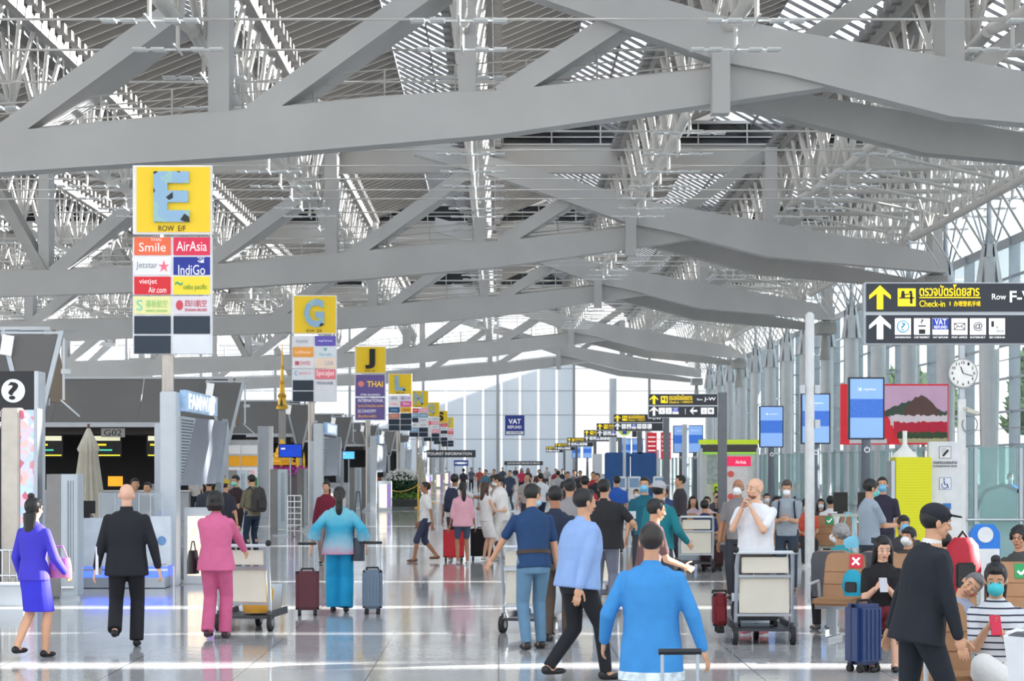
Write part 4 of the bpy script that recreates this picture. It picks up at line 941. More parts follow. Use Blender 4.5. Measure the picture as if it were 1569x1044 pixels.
# ---- seats
TAN = mat('tan_leather', (170, 128, 92), .5, 0, .06, 6); SHELL = mat('seat_shell_grey', (104, 104, 110), .45)
def seat_unit(parent, x, sticker=None, cover=False):
    b = MB()
    P = [(-.23, .0), (.23, .0), (.235, .1), (.225, .42), (.2, .5), (.15, .52), (-.15, .52), (-.2, .5), (-.225, .42), (-.235, .1)]
    M = Matrix.Rotation(-.2, 3, 'X'); v = []
    for y in (-.05, .03):
        for a, z in P: q = M @ Vector((a, y, z)); v.append((x+q.x, .2+q.y, .44+q.z))
    n = len(P); b.add(v, [tuple(range(n)), tuple(range(2*n-1, n-1, -1))]+[(i, n+i, n+(i+1) % n, (i+1) % n) for i in range(n)])
    bk = b.build('backrest', TAN, parent, bevel=.012)
    s = MB(); v2 = []
    for y in (.03, .055):
        for a, z in P: q = M @ Vector((a*1.03, y, z*1.03-.01)); v2.append((x+q.x, .2+q.y, .44+q.z))
    s.add(v2, [tuple(range(n)), tuple(range(2*n-1, n-1, -1))]+[(i, n+i, n+(i+1) % n, (i+1) % n) for i in range(n)])
    for hx in (-.1, 0, .1): q = M @ Vector((hx, .06, .2)); s.box((x+q.x, .2+q.y, .44+q.z), (.03, .01, .03))
    s.build('seat_shell', SHELL, parent)
    st = MB().box((x, -.05, .43), (.47, .47, .08)).build('seat_cushion', TAN, parent, bevel=.025)
    m = MB()
    for z in (.16, .3): q0 = M @ Vector((-.22, -.052, z)); m.box((x, .2+q0.y, .44+q0.z), (.44, .006, .006))
    m.build('seam', mat('tan_seam', (140, 100, 68), .6), bk)
    if sticker:
        c = (206, 42, 62) if sticker == 'x' else (40, 150, 90); q = M @ Vector((.13, -.056, .42))
        k = MB().box((x+q.x, .2+q.y, .44+q.z), (.15, .008, .15), M).build('sticker', pm(c, .1), bk); m = MB(); Y = -.065
        L = [((-.04, -.04), (.04, .04)), ((-.04, .04), (.04, -.04))] if sticker == 'x' else [((-.045, 0), (-.01, -.035)), ((-.01, -.035), (.05, .04))]
        for p, r in L: a = M @ Vector((.13+p[0], Y, .42+p[1])); c2 = M @ Vector((.13+r[0], Y, .42+r[1])); m.bar((x+a.x, .2+a.y, .44+a.z), (x+c2.x, .2+c2.y, .44+c2.z), .006, .022)
        m.build('mark', WT, k)
    if cover:
        q = M @ Vector((0, .0, .34)); MB().box((x+q.x, .2+q.y, .44+q.z), (.5, .14, .36), M).build('white_cover', mat('cover_white', (228, 230, 234), .5), bk, bevel=.02)
def bench(label, n, X, d, yaw, stick=None, covers=()):
    t = thing('airport_bench', label, 'bench', (X, d, 0), yaw, 'airport benches'); sp = .56
    for i in range(n): seat_unit(t, (i-(n-1)/2)*sp, (stick or {}).get(i), i in covers)
    w_ = n*sp; m = MB(); m.box((0, .05, .36), (w_, .09, .05)); m.build('beam', ALU, t)
    for sx in (-w_/2+.2, w_/2-.2): MB().bar((sx, .05, .36), (sx, .05, .05), .05, .08).bar((sx, -.25, .02), (sx, .35, .02), .05, .04).build('leg', ALU, t)
    for i in range(n+1):
        if i in (0, n): MB().path([((i-n/2)*sp, -.22, .42), ((i-n/2)*sp, -.22, .62), ((i-n/2)*sp, .15, .64), ((i-n/2)*sp, .22, .46)], .018).build('armrest', ALUW, t)
    return t
bench('tan bench with a red cross sticker, nearest on the left of the seating', 3, 4.28, 23.6, -.42, {0: 'x'})
bench('tan bench with red cross and green tick, behind the sleeping man', 3, 5.15, 21.6, -.1, {0: 'x', 1: 'v', 2: 'x'})
bench('tan bench under the masked woman with the red phone', 3, 3.75, 15.35, .2)
bench('tan bench back with a white cover at the bottom right corner', 2, 3.62, 12.7, PI-.95, None, (1,))
bench('tan bench row with cross and tick stickers behind the luggage cart', 5, 6.2, 41, 0, {1: 'x', 2: 'v', 3: 'v'})
bench('tan bench left of the standing bald man', 3, 4.35, 43, 0)
bench('tan bench in the middle distance before the kiosks', 4, 3.6, 52, 0, {2: 'x'})
bench('tan bench back to back with the near left bench', 3, 4.45, 24.75, PI-.42)

# ---- luggage trolleys
CREAM = mat('trolley_cream', (216, 210, 196), .45, 0, .04, 3)
def trolley():
    t = thing('luggage_trolley', 'x', 'trolley', (0, 0, 0), 0, 'luggage trolleys')
    m = MB()
    for s in (-1, 1): m.path([(s*.29, .0, 1.0), (s*.3, .05, .8), (s*.3, .14, .25), (s*.28, .2, .14)], .022, 8)
    m.box((0, .07, .74), (.6, .03, .03)); m.box((0, .12, .32), (.6, .03, .03)); m.build('frame', ALU, t)
    m = MB(); m.tube((-.34, -.03, 1.0), (.34, -.03, 1.0), .02); m.build('handle_bar', ALUW, t)
    for s in (-1, 1): MB().ball((s*.32, -.03, 1.03), (.035, .05, .04)).build('handle_grip', RUBBER, t)
    MB().box((0, .04, .86), (.5, .05, .17)).build('upper_panel', CREAM, t, bevel=.008)
    MB().box((0, .1, .53), (.54, .02, .38)).build('lower_panel', CREAM, t, bevel=.005)
    m = MB(); m.box((0, .55, .16), (.6, .95, .03)); m.box((-.3, .55, .19), (.03, .95, .08)); m.box((.3, .55, .19), (.03, .95, .08)); m.build('base_tray', mat('tray_dark', (58, 60, 66), .5), t)
    MB().prism([(.95, .17), (1.05, .5), (1.02, .5), (.92, .17)], -.25, .25, 'yz').build('front_guard', ALU, t)
    for (x, y, r) in ((-.31, .12, .1), (.31, .12, .1), (0, .85, .09)):
        w_ = MB().tube((x-.025, y, r), (x+.025, y, r), r, n=20).build('wheel', RUBBER, t); MB().tube((x-.03, y, r), (x+.03, y, r), r*.45, n=14).build('hub', ALU, w_)
    return t
tr = trolley(); tr.location = (2.86, 23.1, 0); tr['label'] = 'empty-topped luggage trolley standing before the bald man in the white shirt'
dup(tr, 'luggage trolley with cream panel beside the seated group, mid distance', (3.55, 38.6, 0))
dup(tr, 'luggage trolley pushed by the woman in the pink suit', (-2.98, 25.0, 0), -.12)
dup(tr, 'luggage trolley at the left of the masked man in the navy polo', (.3, 24.6, 0), -.35)
dup(tr, 'luggage trolley half hidden behind the pale blue shirt man', (1.35, 29.5, 0), .1)

# ---- suitcases
def suitcase(label, X, d, rgb, w_=.4, h=.6, dp=.25, yaw=0., handle=0., soft=False, z0=0., strap=None):
    t = thing('suitcase', label, 'suitcase', (X, d, z0), yaw); M_ = mat('case_%d_%d_%d' % tuple(rgb), rgb, .4 if not soft else .8, 0, .05, 8)
    b = MB().box((0, 0, .07+h/2), (w_, dp, h)).build('shell', M_, t, bevel=.035); m = MB()
    n = 0 if soft else 5
    for i in range(n): x = -w_*.34+w_*.68*i/(n-1); m.box((x, -dp/2-.002, .07+h/2), (.02, .012, h*.82))
    if n: m.build('rib', M_, b)
    else: MB().box((0, -dp/2-.012, .07+h*.4), (w_*.8, .03, h*.5)).build('front_pocket', M_, b, bevel=.012)
    MB().box((0, 0, .07+h/2), (w_+.004, .012, h*.99)).build('zip_line', BLACK, b)
    for sx in (-1, 1):
        for sy in (-1, 1): q = MB().tube((sx*(w_/2-.05)-.02, sy*(dp/2-.05), .035), (sx*(w_/2-.05)+.02, sy*(dp/2-.05), .035), .035, n=14).build('wheel', RUBBER, t); MB().box((sx*(w_/2-.05), sy*(dp/2-.05), .065), (.03, .05, .04)).build('wheel_fork', BLACK, q)
    MB().path([(-.08, 0, .07+h), (-.07, 0, .1+h), (.07, 0, .1+h), (.08, 0, .07+h)], .012).build('top_handle', BLACK, t)
    if handle:
        m = MB()
        for s in (-.1, .1): m.tube((s, dp*.3, h), (s, dp*.3, h+handle), .01, n=7)
        m.build('pull_handle', ALU, t); MB().tube((-.12, dp*.3, h+handle), (.12, dp*.3, h+handle), .018, n=8).build('handle_grip', BLACK, t)
    if strap: MB().box((0, 0, .07+h*.8), (w_+.02, dp+.02, .05)).build('strap', mat('strap_white', (226, 230, 236), .6), b)
    return t
suitcase('maroon suitcase left of the woman in turquoise', -2.46, 27.7, (92, 34, 50), .3, .5, .22, .12, .42)
suitcase('blue-grey suitcase right of the woman in turquoise', -1.64, 28.0, (104, 122, 142), .25, .5, .34, .0, .42)
suitcase('black soft suitcase with raised handle beside the couple in white', -.34, 43.8, (28, 28, 32), .46, .56, .26, 0, .48, True)
suitcase('bright red suitcase behind the person in the pink shirt', -.9, 43.2, (206, 30, 46), .42, .56, .26)
suitcase('navy blue hard suitcase beside the near tan bench', 3.42, 20.2, (34, 58, 106), .3, .57, .24, .55)
suitcase('charcoal suitcase lying low on the trolley before the bald man', 2.8, 23.5, (46, 48, 54), .5, .2, .4, 0, 0, False, .18)
suitcase('dark red bag hanging off the left of the trolley', 2.42, 23.6, (120, 30, 40), .14, .36, .3, 0, 0, True, .1)
suitcase('bright blue tall suitcase with white strap at the bottom middle', 1.02, 11.95, (0, 98, 190), .34, .6, .26, .1, .3, False, 0, True)
suitcase('dark suitcase standing by the legs of the seated group', 3.9, 39.4, (60, 26, 30), .4, .3, .3, 0, 0, True)
suitcase('small black case at the feet of the far queue', 2.9, 60, (34, 34, 40), .4, .55, .25)
t = thing('stroller', 'dark folded stroller far along the hall left of the queue', 'stroller', (2.1, 90, 0))
m = MB(); m.path([(-.25, 0, .1), (.1, 0, .6), (.3, 0, 1.0)], .02); m.path([(.25, .3, .1), (-.1, .3, .6), (.3, .3, 1.0)], .02); m.tube((.3, 0, 1), (.3, .3, 1), .02); m.build('frame', ALU, t)
MB().loft([((0, .15, .4), .2, .2), ((-.05, .15, .6), .26, .22), ((0, .15, .85), .2, .2)], 10).build('seat', mat('stroller_blue', (54, 66, 90), .8), t, smooth=True)
for x in (-.25, .25):
    for yy in (0, .3): MB().tube((x-.0, yy-.015, .1), (x, yy+.015, .1), .1, n=14).build('wheel', RUBBER, t)
# ================================================================== PEOPLE
def remesh(mb, vox, smooth=2, name='m'):
    me = bpy.data.meshes.new(name); me.from_pydata(mb.v, [], mb.f)
    bm = bmesh.new(); bm.from_mesh(me); bmesh.ops.recalc_face_normals(bm, faces=bm.faces); bm.to_mesh(me); bm.free()
    o = bpy.data.objects.new(name, me); r = o.modifiers.new('r', 'REMESH'); r.mode = 'VOXEL'; r.voxel_size = vox; r.use_smooth_shade = True
    if smooth: s = o.modifiers.new('s', 'SMOOTH'); s.factor = .5; s.iterations = smooth
    return evaluate(o)
def caps(mb, p, q, r1, r2, n=12):
    p, q = Vector(p), Vector(q); mb.ball(p, (r1,)*3, n, 8); mb.ball(q, (r2,)*3, n, 8); 
    if (q-p).length > 1e-4: mb.tube(p, q, r1, r2, n)
    return mb
def join(meshes, name):
    v = []; f = []
    for me in meshes:
        o = len(v); v += [tuple(x.co) for x in me.vertices]; f += [tuple(i+o for i in p.vertices) for p in me.polygons]
    m = bpy.data.meshes.new(name); m.from_pydata(v, [], f)
    for p in m.polygons: p.use_smooth = True
    return m
def ik(a, b, l1, l2, hint):
    a, b, h = Vector(a), Vector(b), Vector(hint); d = b-a; L = min(d.length, (l1+l2)*.999); 
    if d.length > L: b = a+d.normalized()*L; d = b-a
    x = (l1*l1-l2*l2+L*L)/(2*L); y = math.sqrt(max(l1*l1-x*x, 0)); u = d.normalized(); h = (h-u*h.dot(u))
    h = h.normalized() if h.length > 1e-5 else u.orthogonal().normalized()
    return a+u*x+h*y, b
SKINS = {'l': (226, 178, 150), 'm': (206, 156, 124), 'd': (168, 116, 86)}
def hand(mb, w, d, palm, s, curl, fine):
    """palm and five fingers: w wrist, d direction of the fingers, palm = palm normal, s = +1 right hand"""
    d = d.normalized(); palm = (palm-d*palm.dot(d)).normalized(); side = d.cross(palm)*s     # towards the thumb
    M = Matrix((side, d, palm)).transposed()
    mb.ball(w+d*.045, (.04, .05, .016), 10, 8, M)
    for i, (o, L) in enumerate(((.03, .072), (.011, .08), (-.009, .075), (-.028, .06))):
        p = w+d*.085+side*o; dd = d; c = curl*(1+.12*i)
        for k, f in enumerate((.45, .32, .25)):
            q = p+dd*L*f*1.05; r = .0088-.0012*k; mb.tube(p, q, r, r*.93, 7); mb.ball(q, (r,)*3, 7, 5); p = q
            dd = (dd*math.cos(c*.8)+palm*math.sin(c*.8)).normalized(); 
            ang = c*.9; dd = dd
    p = w+d*.02+side*.03; dd = (d*.75+side*.65+palm*.2).normalized()
    for k, L in enumerate((.04, .032, .024)):
        q = p+dd*L; r = .011-.0012*k; mb.tube(p, q, r, r*.9, 7); mb.ball(q, (r,)*3, 7, 5); p = q; dd = (dd+d*.35+palm*.25*curl).normalized()
def person(label, x, d, yaw=0, h=1.7, z=0., X=None, sex='m', build=1.0, skin='m', near=True,
           top=None, topc=(200, 200, 200), sleeve='short', toplen=.86, topfat=1.0, low='trousers', lowc=(50, 52, 60), flare=1.0, shoes=(30, 30, 32), bare=False,
           hair='short', hairc=(22, 20, 20), mask=None, glasses=False, cap=None, beard=False,
           lean=0., side=0., twist=0., headyaw=0., headpitch=0., headroll=0., hl=None, hr=None, el=None, er=None, fl=None, fr=None, kl=None, kr=None, pel=.92,
           sit=False, curl=.5, collar=None, belt=None, tie=None, hem=None, group=None, sole=None):
    X = (x-764)*d/FP if X is None else X; k = h/1.72
    t = thing('person', label, 'person', (X, d, z), R(yaw), group); t.scale = (k, k, k)
    vox = .011 if near else .024; sk = mat('skin_'+skin, SKINS[skin], .5, 0, .05, 12); male = sex == 'm'
    if sit: pel = .53; fl = fl or (-.11, .40, .08); fr = fr or (.11, .42, .08); hl = hl or (-.12, .34, .66); hr = hr or (.12, .34, .66)
    fl = Vector(fl or (-.1, .0, .08)); fr = Vector(fr or (.1, .0, .08)); hl = Vector(hl or (-.27, .04, .82)); hr = Vector(hr or (.27, .04, .82))
    P = Vector((0, 0, pel)); T = Matrix.Rotation(-R(lean), 3, 'X') @ Matrix.Rotation(R(side), 3, 'Y') @ Matrix.Rotation(R(twist), 3, 'Z')
    tp = lambda a, b, c: P+T @ Vector((a, b, c-.92))
    sw = (.185 if male else .16)*build**.5
    LS, RS = tp(-sw, 0, 1.36), tp(sw, 0, 1.36); LH, RH = P+Vector((-.09, 0, -.02)), P+Vector((.09, 0, -.02))
    le, hl = ik(LS, hl, .285, .25, Vector(el or (-.4, -1, -.2))); re, hr = ik(RS, hr, .285, .25, Vector(er or (.4, -1, -.2)))
    lk, fl = ik(LH, fl, .425, .42, Vector(kl or (-.05, 1, .25))); rk, fr = ik(RH, fr, .425, .42, Vector(kr or (.05, 1, .25)))
    B = build
    def torso(mb, f, z0=.80, z1=1.47, c=1.):
        S_ = [(.84, .12, .10), (.88, .165 if male else .175, .118), (.98, .158 if male else .15, .112), (1.08, .15 if male else .128, .105), (1.2, .165 if male else .145, .115), (1.31, .178 if male else .158, .118), (1.36, .135 if male else .118, .085), (1.42, .085, .065), (1.47, .058, .058)]
        mb.loft([(tp(0, 0, zz), (a*B+f)*c, (b*B+f)*c, T) for zz, a, b in S_ if z0-.001 <= zz <= z1+.001], 18)
    # --- body
    mb = MB(); torso(mb, 0); mb.tube(tp(0, -.01, 1.40), tp(0, .012, 1.54), .062 if male else .052, .052 if male else .045, 12)
    for s_, e_, h_ in ((LS, le, hl), (RS, re, hr)):
        caps(mb, s_.lerp(e_, .04), e_, .043*B, .039); caps(mb, e_, h_, .040, .027)
    for a_, k_, f_ in ((LH, lk, fl), (RH, rk, fr)):
        caps(mb, a_, k_, .078*B, .052); caps(mb, k_, k_+(f_-k_)*.35+Vector((0, -.012, 0)), .054, .053); caps(mb, k_+(f_-k_)*.35+Vector((0, -.012, 0)), f_, .053, .036)
        yd = (Vector((0, 1, 0))); caps(mb, f_+Vector((0, -.03, -.035)), f_+Vector((0, .13, -.05)), .034, .026)
    parts = [remesh(mb, vox*1.1, 3)]
    HM = T @ Matrix.Rotation(R(headyaw), 3, 'Z') @ Matrix.Rotation(-R(headpitch), 3, 'X') @ Matrix.Rotation(R(headroll), 3, 'Y')
    nk = tp(0, .0, 1.50); hp = lambda a, b, c: nk+HM @ Vector((a, b, c+.115))
    mb = MB(); mb.ball(hp(0, -.008, .018), (.076, .096, .092), 20, 14, HM); mb.ball(hp(0, .022, -.055), (.058, .07, .062), 16, 12, HM); mb.ball(hp(0, .062, -.095), (.026, .024, .018), 10, 8, HM)
    caps(mb, hp(0, -.01, -.06), nk+T @ Vector((0, 0, -.03)), .052, .052); caps(mb, hp(0, .09, .0), hp(0, .108, -.03), .009, .014); mb.ball(hp(0, .1, -.036), (.018, .014, .01), 8, 6, HM)
    for s in (-1, 1):
        mb.ball(hp(s*.078, -.008, -.018), (.01, .02, .032), 10, 8, HM @ Matrix.Rotation(s*.3, 3, 'Z')); mb.ball(hp(s*.034, .078, .018), (.026, .016, .009), 10, 6, HM); mb.ball(hp(s*.038, .068, -.035), (.024, .022, .022), 10, 8, HM)
    mb.ball(hp(0, .086, -.068), (.024, .012, .011), 10, 6, HM)
    parts.append(remesh(mb, .006 if near else .013, 1))
    for s, w_, e_, cv in ((-1, hl, le, curl), (1, hr, re, curl)):
        dr = (w_-e_).normalized(); pn = T @ Vector((-s, .25, 0)); pn = pn-dr*pn.dot(dr)
        if pn.length < .2: pn = T @ Vector((0, 0, -1))
        m2 = MB(); hand(m2, w_, dr, pn, s, cv, near)
        if near: parts.append(remesh(m2, .0048, 1))
        else:
            me = bpy.data.meshes.new('h'); me.from_pydata(m2.v, [], m2.f); parts.append(me)
    body = join(parts, 'body'); body.materials.append(sk); bo = link('body', body, t)
    # --- lower clothing
    lm = mat('cloth_%d_%d_%d' % tuple(lowc), lowc, .85, 0, .08, 7); hips = lambda mb, f: mb.loft([(P+T @ Vector((0, 0, zz-.92)), a*B+f, b*B+f) for zz, a, b in ((.79, .13, .105), (.84, .158, .118), (.88, .168, .122), (.95, .165, .118), (1.03, .15, .11))], 18)
    kn = 0
    if low in ('trousers', 'shorts', 'long_shorts'):
        mb = MB(); hips(mb, .014)
        for a_, k_, f_ in ((LH, lk, fl), (RH, rk, fr)):
            caps(mb, a_, k_ if low != 'shorts' else a_.lerp(k_, .75), .098*B, .07*flare)
            if low == 'trousers': f2 = f_+Vector((0, 0, .0)); mb.tube(k_, f2+(k_-f_).normalized()*-.01, .07*flare, .055*flare*(1.0 if flare < 1.1 else 1.25), 14)
            elif low == 'long_shorts': caps(mb, k_, k_.lerp(f_, .12), .075*flare, .078*flare)
        lo = link('trousers' if low == 'trousers' else 'shorts', remesh(mb, vox, 3, 'trousers'), t)
    elif low in ('skirt', 'long_skirt', 'dress'):
        kz = .5 if low != 'long_skirt' else .12
        mb = MB()
        if sit:
            hips(mb, .02); 
            for a_, k_ in ((LH, lk), (RH, rk)): caps(mb, a_, k_, .1, .078)
        else:
            c = (lk+rk)/2 if low != 'long_skirt' else (fl+fr)/2; sp = abs((lk-rk).y)*.5 if low != 'long_skirt' else abs((fl-fr).y)*.5
            mb.loft([(P+Vector((0, 0, .1)), .14*B, .11*B), (P+Vector((0, 0, -.02)), .18*B, .13*B), (P.lerp(Vector((c.x, c.y, kz)), .5), .17*B*flare, (.12+sp*.5)*flare), (Vector((c.x, c.y, kz)), .175*B*flare, (.11+sp)*flare)], 20)
        lo = link('skirt', remesh(mb, vox, 3, 'skirt'), t)
    lo.data.materials.append(lm)
    if belt: m = MB(); m.loft([(P+T @ Vector((0, 0, zz)), .157*B+.024, .115*B+.024, T) for zz in (.07, .11)], 20); m.build('belt', mat('belt_%d' % sum(belt), belt, .5), t, smooth=True)
    # --- top
    tm = top if top else mat('cloth_%d_%d_%d' % tuple(topc), topc, .85, 0, .08, 7)
    mb = MB(); F_ = topfat; jk = .012 if F_ > 1.1 else 0
    prof = [(.60, .182, .135), (.70, .180, .132), (.80, .176, .128), (.88, .170, .122), (.98, .158 if male else .152, .114), (1.08, .152 if male else .132, .108), (1.2, .165 if male else .147, .115), (1.31, .178 if male else .158, .118), (1.37, .165 if male else .142, .1), (1.41, .125 if male else .11, .085), (1.44, .088, .07)]
    secs = [(tp(0, 0, zz), (a_*B+.016)*(F_ if zz < 1.25 else F_**.4), (b_*B+.018)*(F_ if zz < 1.25 else F_**.5), T) for zz, a_, b_ in prof if zz >= toplen+.03]
    a0 = interp([(z_, a_) for z_, a_, b_ in prof], toplen); b0 = interp([(z_, b_) for z_, a_, b_ in prof], toplen)
    secs = [(tp(0, 0, toplen), (a0*B+.016)*F_, (b0*B+.018)*F_, T)]+secs
    mb.loft(secs, 20)
    mb.tube(tp(0, -.01, 1.41), tp(0, .0, 1.475), .085, .064, 14)
    for s_, e_, h_ in ((LS, le, hl), (RS, re, hr)):
        if sleeve == 'none': mb.ball(s_, (.05,)*3); continue
        q = s_.lerp(e_, .72) if sleeve == 'short' else e_; caps(mb, s_+Vector((0, 0, -.008)), q, .054*B*(topfat**.3), .055*(topfat**.3) if sleeve != 'wide' else .07)
        if sleeve == 'long': caps(mb, e_, e_.lerp(h_, .93), .054*(topfat**.5), .038*(topfat**.5))
        elif sleeve == 'wide': mb.tube(e_, e_.lerp(h_, .6), .072, .1, 14)
        elif sleeve == 'half': caps(mb, e_, e_.lerp(h_, .25), .056, .052)
    to = link({'long': 'jacket' if collar else 'long_sleeved_top'}.get(sleeve, 'shirt'), remesh(mb, vox, 3, 'shirt'), t); to.data.materials.append(tm)
    if hem:
        m = MB(); m.loft([(tp(0, 0, zz), (.178*B+.024)*topfat, (.13*B+.026)*topfat, T) for zz in (toplen-.01, toplen+.05)], 22); m.build('hem_band', mat('cloth_%d_%d_%d' % tuple(hem), hem, .85, 0, .3, 20), to, smooth=True)
    if collar:
        m = MB(); m.lathe([(.072, 0), (.064, .045)], n=16); o = m.build('collar', mat('cloth_%d_%d_%d' % tuple(collar), collar, .8, 0, .05, 8), to, smooth=True); o.location = tp(0, -.005, 1.445); o.rotation_euler = T.to_euler()
    if tie: a = tp(0, .118, 1.40); b = tp(0, .15, 1.08); MB().bar(a, b, .045, .01, (0, 1, 0)).build('tie', pm(tie, 0), to)
    # --- shoes
    for f_ in (fl, fr):
        if bare: continue
        m = MB(); m.ball(f_+Vector((0, -.03, -.035)), (.04, .05, .042)); m.ball(f_+Vector((0, .09, -.05)), (.044, .085, .03)); caps(m, f_+Vector((0, -.02, -.045)), f_+Vector((0, .1, -.052)), .034, .028)
        so_ = link('shoe', remesh(m, .009 if near else .02, 2, 'shoe'), t); so_.data.materials.append(mat('shoe_%d_%d_%d' % tuple(shoes), shoes, .5))
        if sole: MB().loft([(f_+Vector((0, .035, -.082)), .045, .125), (f_+Vector((0, .035, -.062)), .046, .125)], 16).build('sole', mat('sole_white', (226, 226, 226), .6), so_)
    # --- hair, face
    hm = mat('hair_%d_%d_%d' % tuple(hairc), hairc, .45, 0, .12, 30)
    if hair != 'bald':
        mb = MB()
        if hair == 'short': mb.ball(hp(0, -.022, .026), (.086, .098, .095), 20, 14, HM); mb.ball(hp(0, .035, .082), (.06, .05, .034), 12, 8, HM)
        elif hair == 'fringe': mb.ball(hp(0, -.02, .026), (.088, .1, .097), 20, 14, HM); mb.ball(hp(0, .062, .062), (.062, .035, .03), 12, 8, HM)
        elif hair == 'thin': mb.ball(hp(0, -.035, -.005), (.082, .082, .07), 20, 14, HM)
        elif hair == 'bob': mb.ball(hp(0, -.025, .02), (.1, .105, .105), 20, 14, HM); mb.loft([(hp(0, -.03, -.12), .085, .05, HM), (hp(0, -.04, -.06), .11, .085, HM), (hp(0, -.03, .02), .1, .09, HM)], 18); mb.ball(hp(0, .05, .075), (.06, .05, .035), 12, 8, HM)
        elif hair in ('long', 'ponytail', 'bun'):
            mb.ball(hp(0, -.022, .026), (.088, .1, .097), 20, 14, HM); mb.ball(hp(0, .035, .08), (.062, .052, .036), 12, 8, HM)
            if hair == 'long':
                mb.loft([(hp(0, -.1, -.36), .05, .02, HM), (hp(0, -.1, -.25), .085, .035, HM), (hp(0, -.085, -.12), .095, .045, HM), (hp(0, -.05, 0), .088, .07, HM)], 18)
                for s in (-1, 1): caps(mb, hp(s*.075, -.0, .0), hp(s*.1, .0, -.26), .03, .022)
            elif hair == 'ponytail': caps(mb, hp(0, -.1, .05), hp(0, -.13, -.08), .04, .04); mb.loft([(hp(0, -.12, -.32), .02, .015, HM), (hp(0, -.13, -.2), .05, .03, HM), (hp(0, -.13, -.05), .05, .035, HM)], 12)
            else: mb.ball(hp(0, -.05, .135), (.04, .04, .035), 12, 8, HM); mb.loft([(hp(.0, -.09, -.3), .06, .03, HM), (hp(0, -.07, -.05), .085, .05, HM)], 14)
        elif hair == 'curly':
            mb.ball(hp(0, -.025, .03), (.1, .11, .105), 20, 14, HM); rr = random.Random(5)
            for i in range(60):
                a = rr.uniform(0, 2*PI); b = rr.uniform(0, 2.0); v = Vector((.1*math.sin(b)*math.cos(a), .11*math.sin(b)*math.sin(a)-.03, .105*math.cos(b)+.02))
                if v.y < .04 or v.z > .07: mb.ball(hp(*v), (.02,)*3, 8, 6)
        ho = link('hair', remesh(mb, .008 if near else .014, 1, 'hair'), t); ho.data.materials.append(hm)
    if near:
        for s in (-1, 1):
            e = MB().ball(hp(s*.033, .079, .0), (.0135, .011, .008), 10, 8, HM).build('eye', mat('eye_white', (225, 222, 216), .3), t, smooth=True)
            MB().ball(hp(s*.033, .0895, .0), (.006, .003, .006), 8, 6, HM).build('iris', mat('iris', (30, 22, 18), .3), e)
            MB().ball(hp(s*.034, .085, .026), (.019, .006, .003), 10, 6, HM @ Matrix.Rotation(s*.1, 3, 'Y')).build('eyebrow', mat('brow', (34, 28, 26), .7), t)
        if not mask: MB().ball(hp(0, .095, -.068), (.024, .008, .008), 10, 6, HM).build('lips', mat('lips', (176, 96, 88), .5), t, smooth=True)
    if mask:
        m = MB(); m.ball(hp(0, .07, -.047), (.06, .066, .052), 16, 12, HM); m.ball(hp(0, .04, -.07), (.062, .06, .05), 16, 12, HM); mm = link('face_mask', remesh(m, .007 if near else .014, 1, 'mask'), t); mm.data.materials.append(mat('mask_%d' % sum(mask), mask, .7))
        m = MB()
        for s in (-1, 1): m.tube(hp(s*.055, .06, -.035), hp(s*.082, -.005, -.01), .002, n=5)
        m.build('ear_loop', WHITE, mm)
    if glasses:
        m = MB()
        for s in (-1, 1):
            c0 = hp(s*.034, .098, .0)
            for i in range(12): a = 2*PI*i/12; b = 2*PI*(i+1)/12; m.tube(c0+HM @ Vector((.022*math.cos(a), 0, .018*math.sin(a))), c0+HM @ Vector((.022*math.cos(b), 0, .018*math.sin(b))), .0018, n=4)
            m.tube(hp(s*.056, .096, .004), hp(s*.08, 0, .004), .0018, n=4)
        m.tube(hp(-.012, .1, .002), hp(.012, .1, .002), .0018, n=4); m.build('glasses', BLACK, t)
    if cap:
        m = MB(); m.ball(hp(0, -.012, .045), (.092, .108, .082), 18, 12, HM); m.loft([(hp(0, .13, .052), .05, .05, HM), (hp(0, .13, .06), .05, .05, HM)], 14); m.loft([(hp(0, .1, .055), .078, .075, HM), (hp(0, .1, .064), .078, .075, HM)], 16)
        c_ = link('cap', remesh(m, .008 if near else .013, 1, 'cap'), t); c_.data.materials.append(mat('cap_%d' % sum(cap), cap, .8))
    if beard: m = MB(); m.ball(hp(0, .04, -.09), (.052, .052, .03), 12, 8, HM); o = link('beard', remesh(m, .008, 1, 'beard'), t); o.data.materials.append(hm)
    t['_'] = 0; del t['_']
    loc = Matrix.Translation((X, d, z)) @ Matrix.Rotation(R(yaw), 4, 'Z') @ Matrix.Scale(k, 4)
    tl, tr_ = hl+(hl-le).normalized()*.1, hr+(hr-re).normalized()*.1
    return {'t': t, 'hl': loc @ tl, 'hr': loc @ tr_, 'hm': loc @ ((tl+tr_)/2), 'sh': [loc @ LS, loc @ RS], 'back': loc @ tp(0, -.13, 1.2), 'M': loc, 'tp': tp, 'yaw': R(yaw), 'k': k, 'T': T}
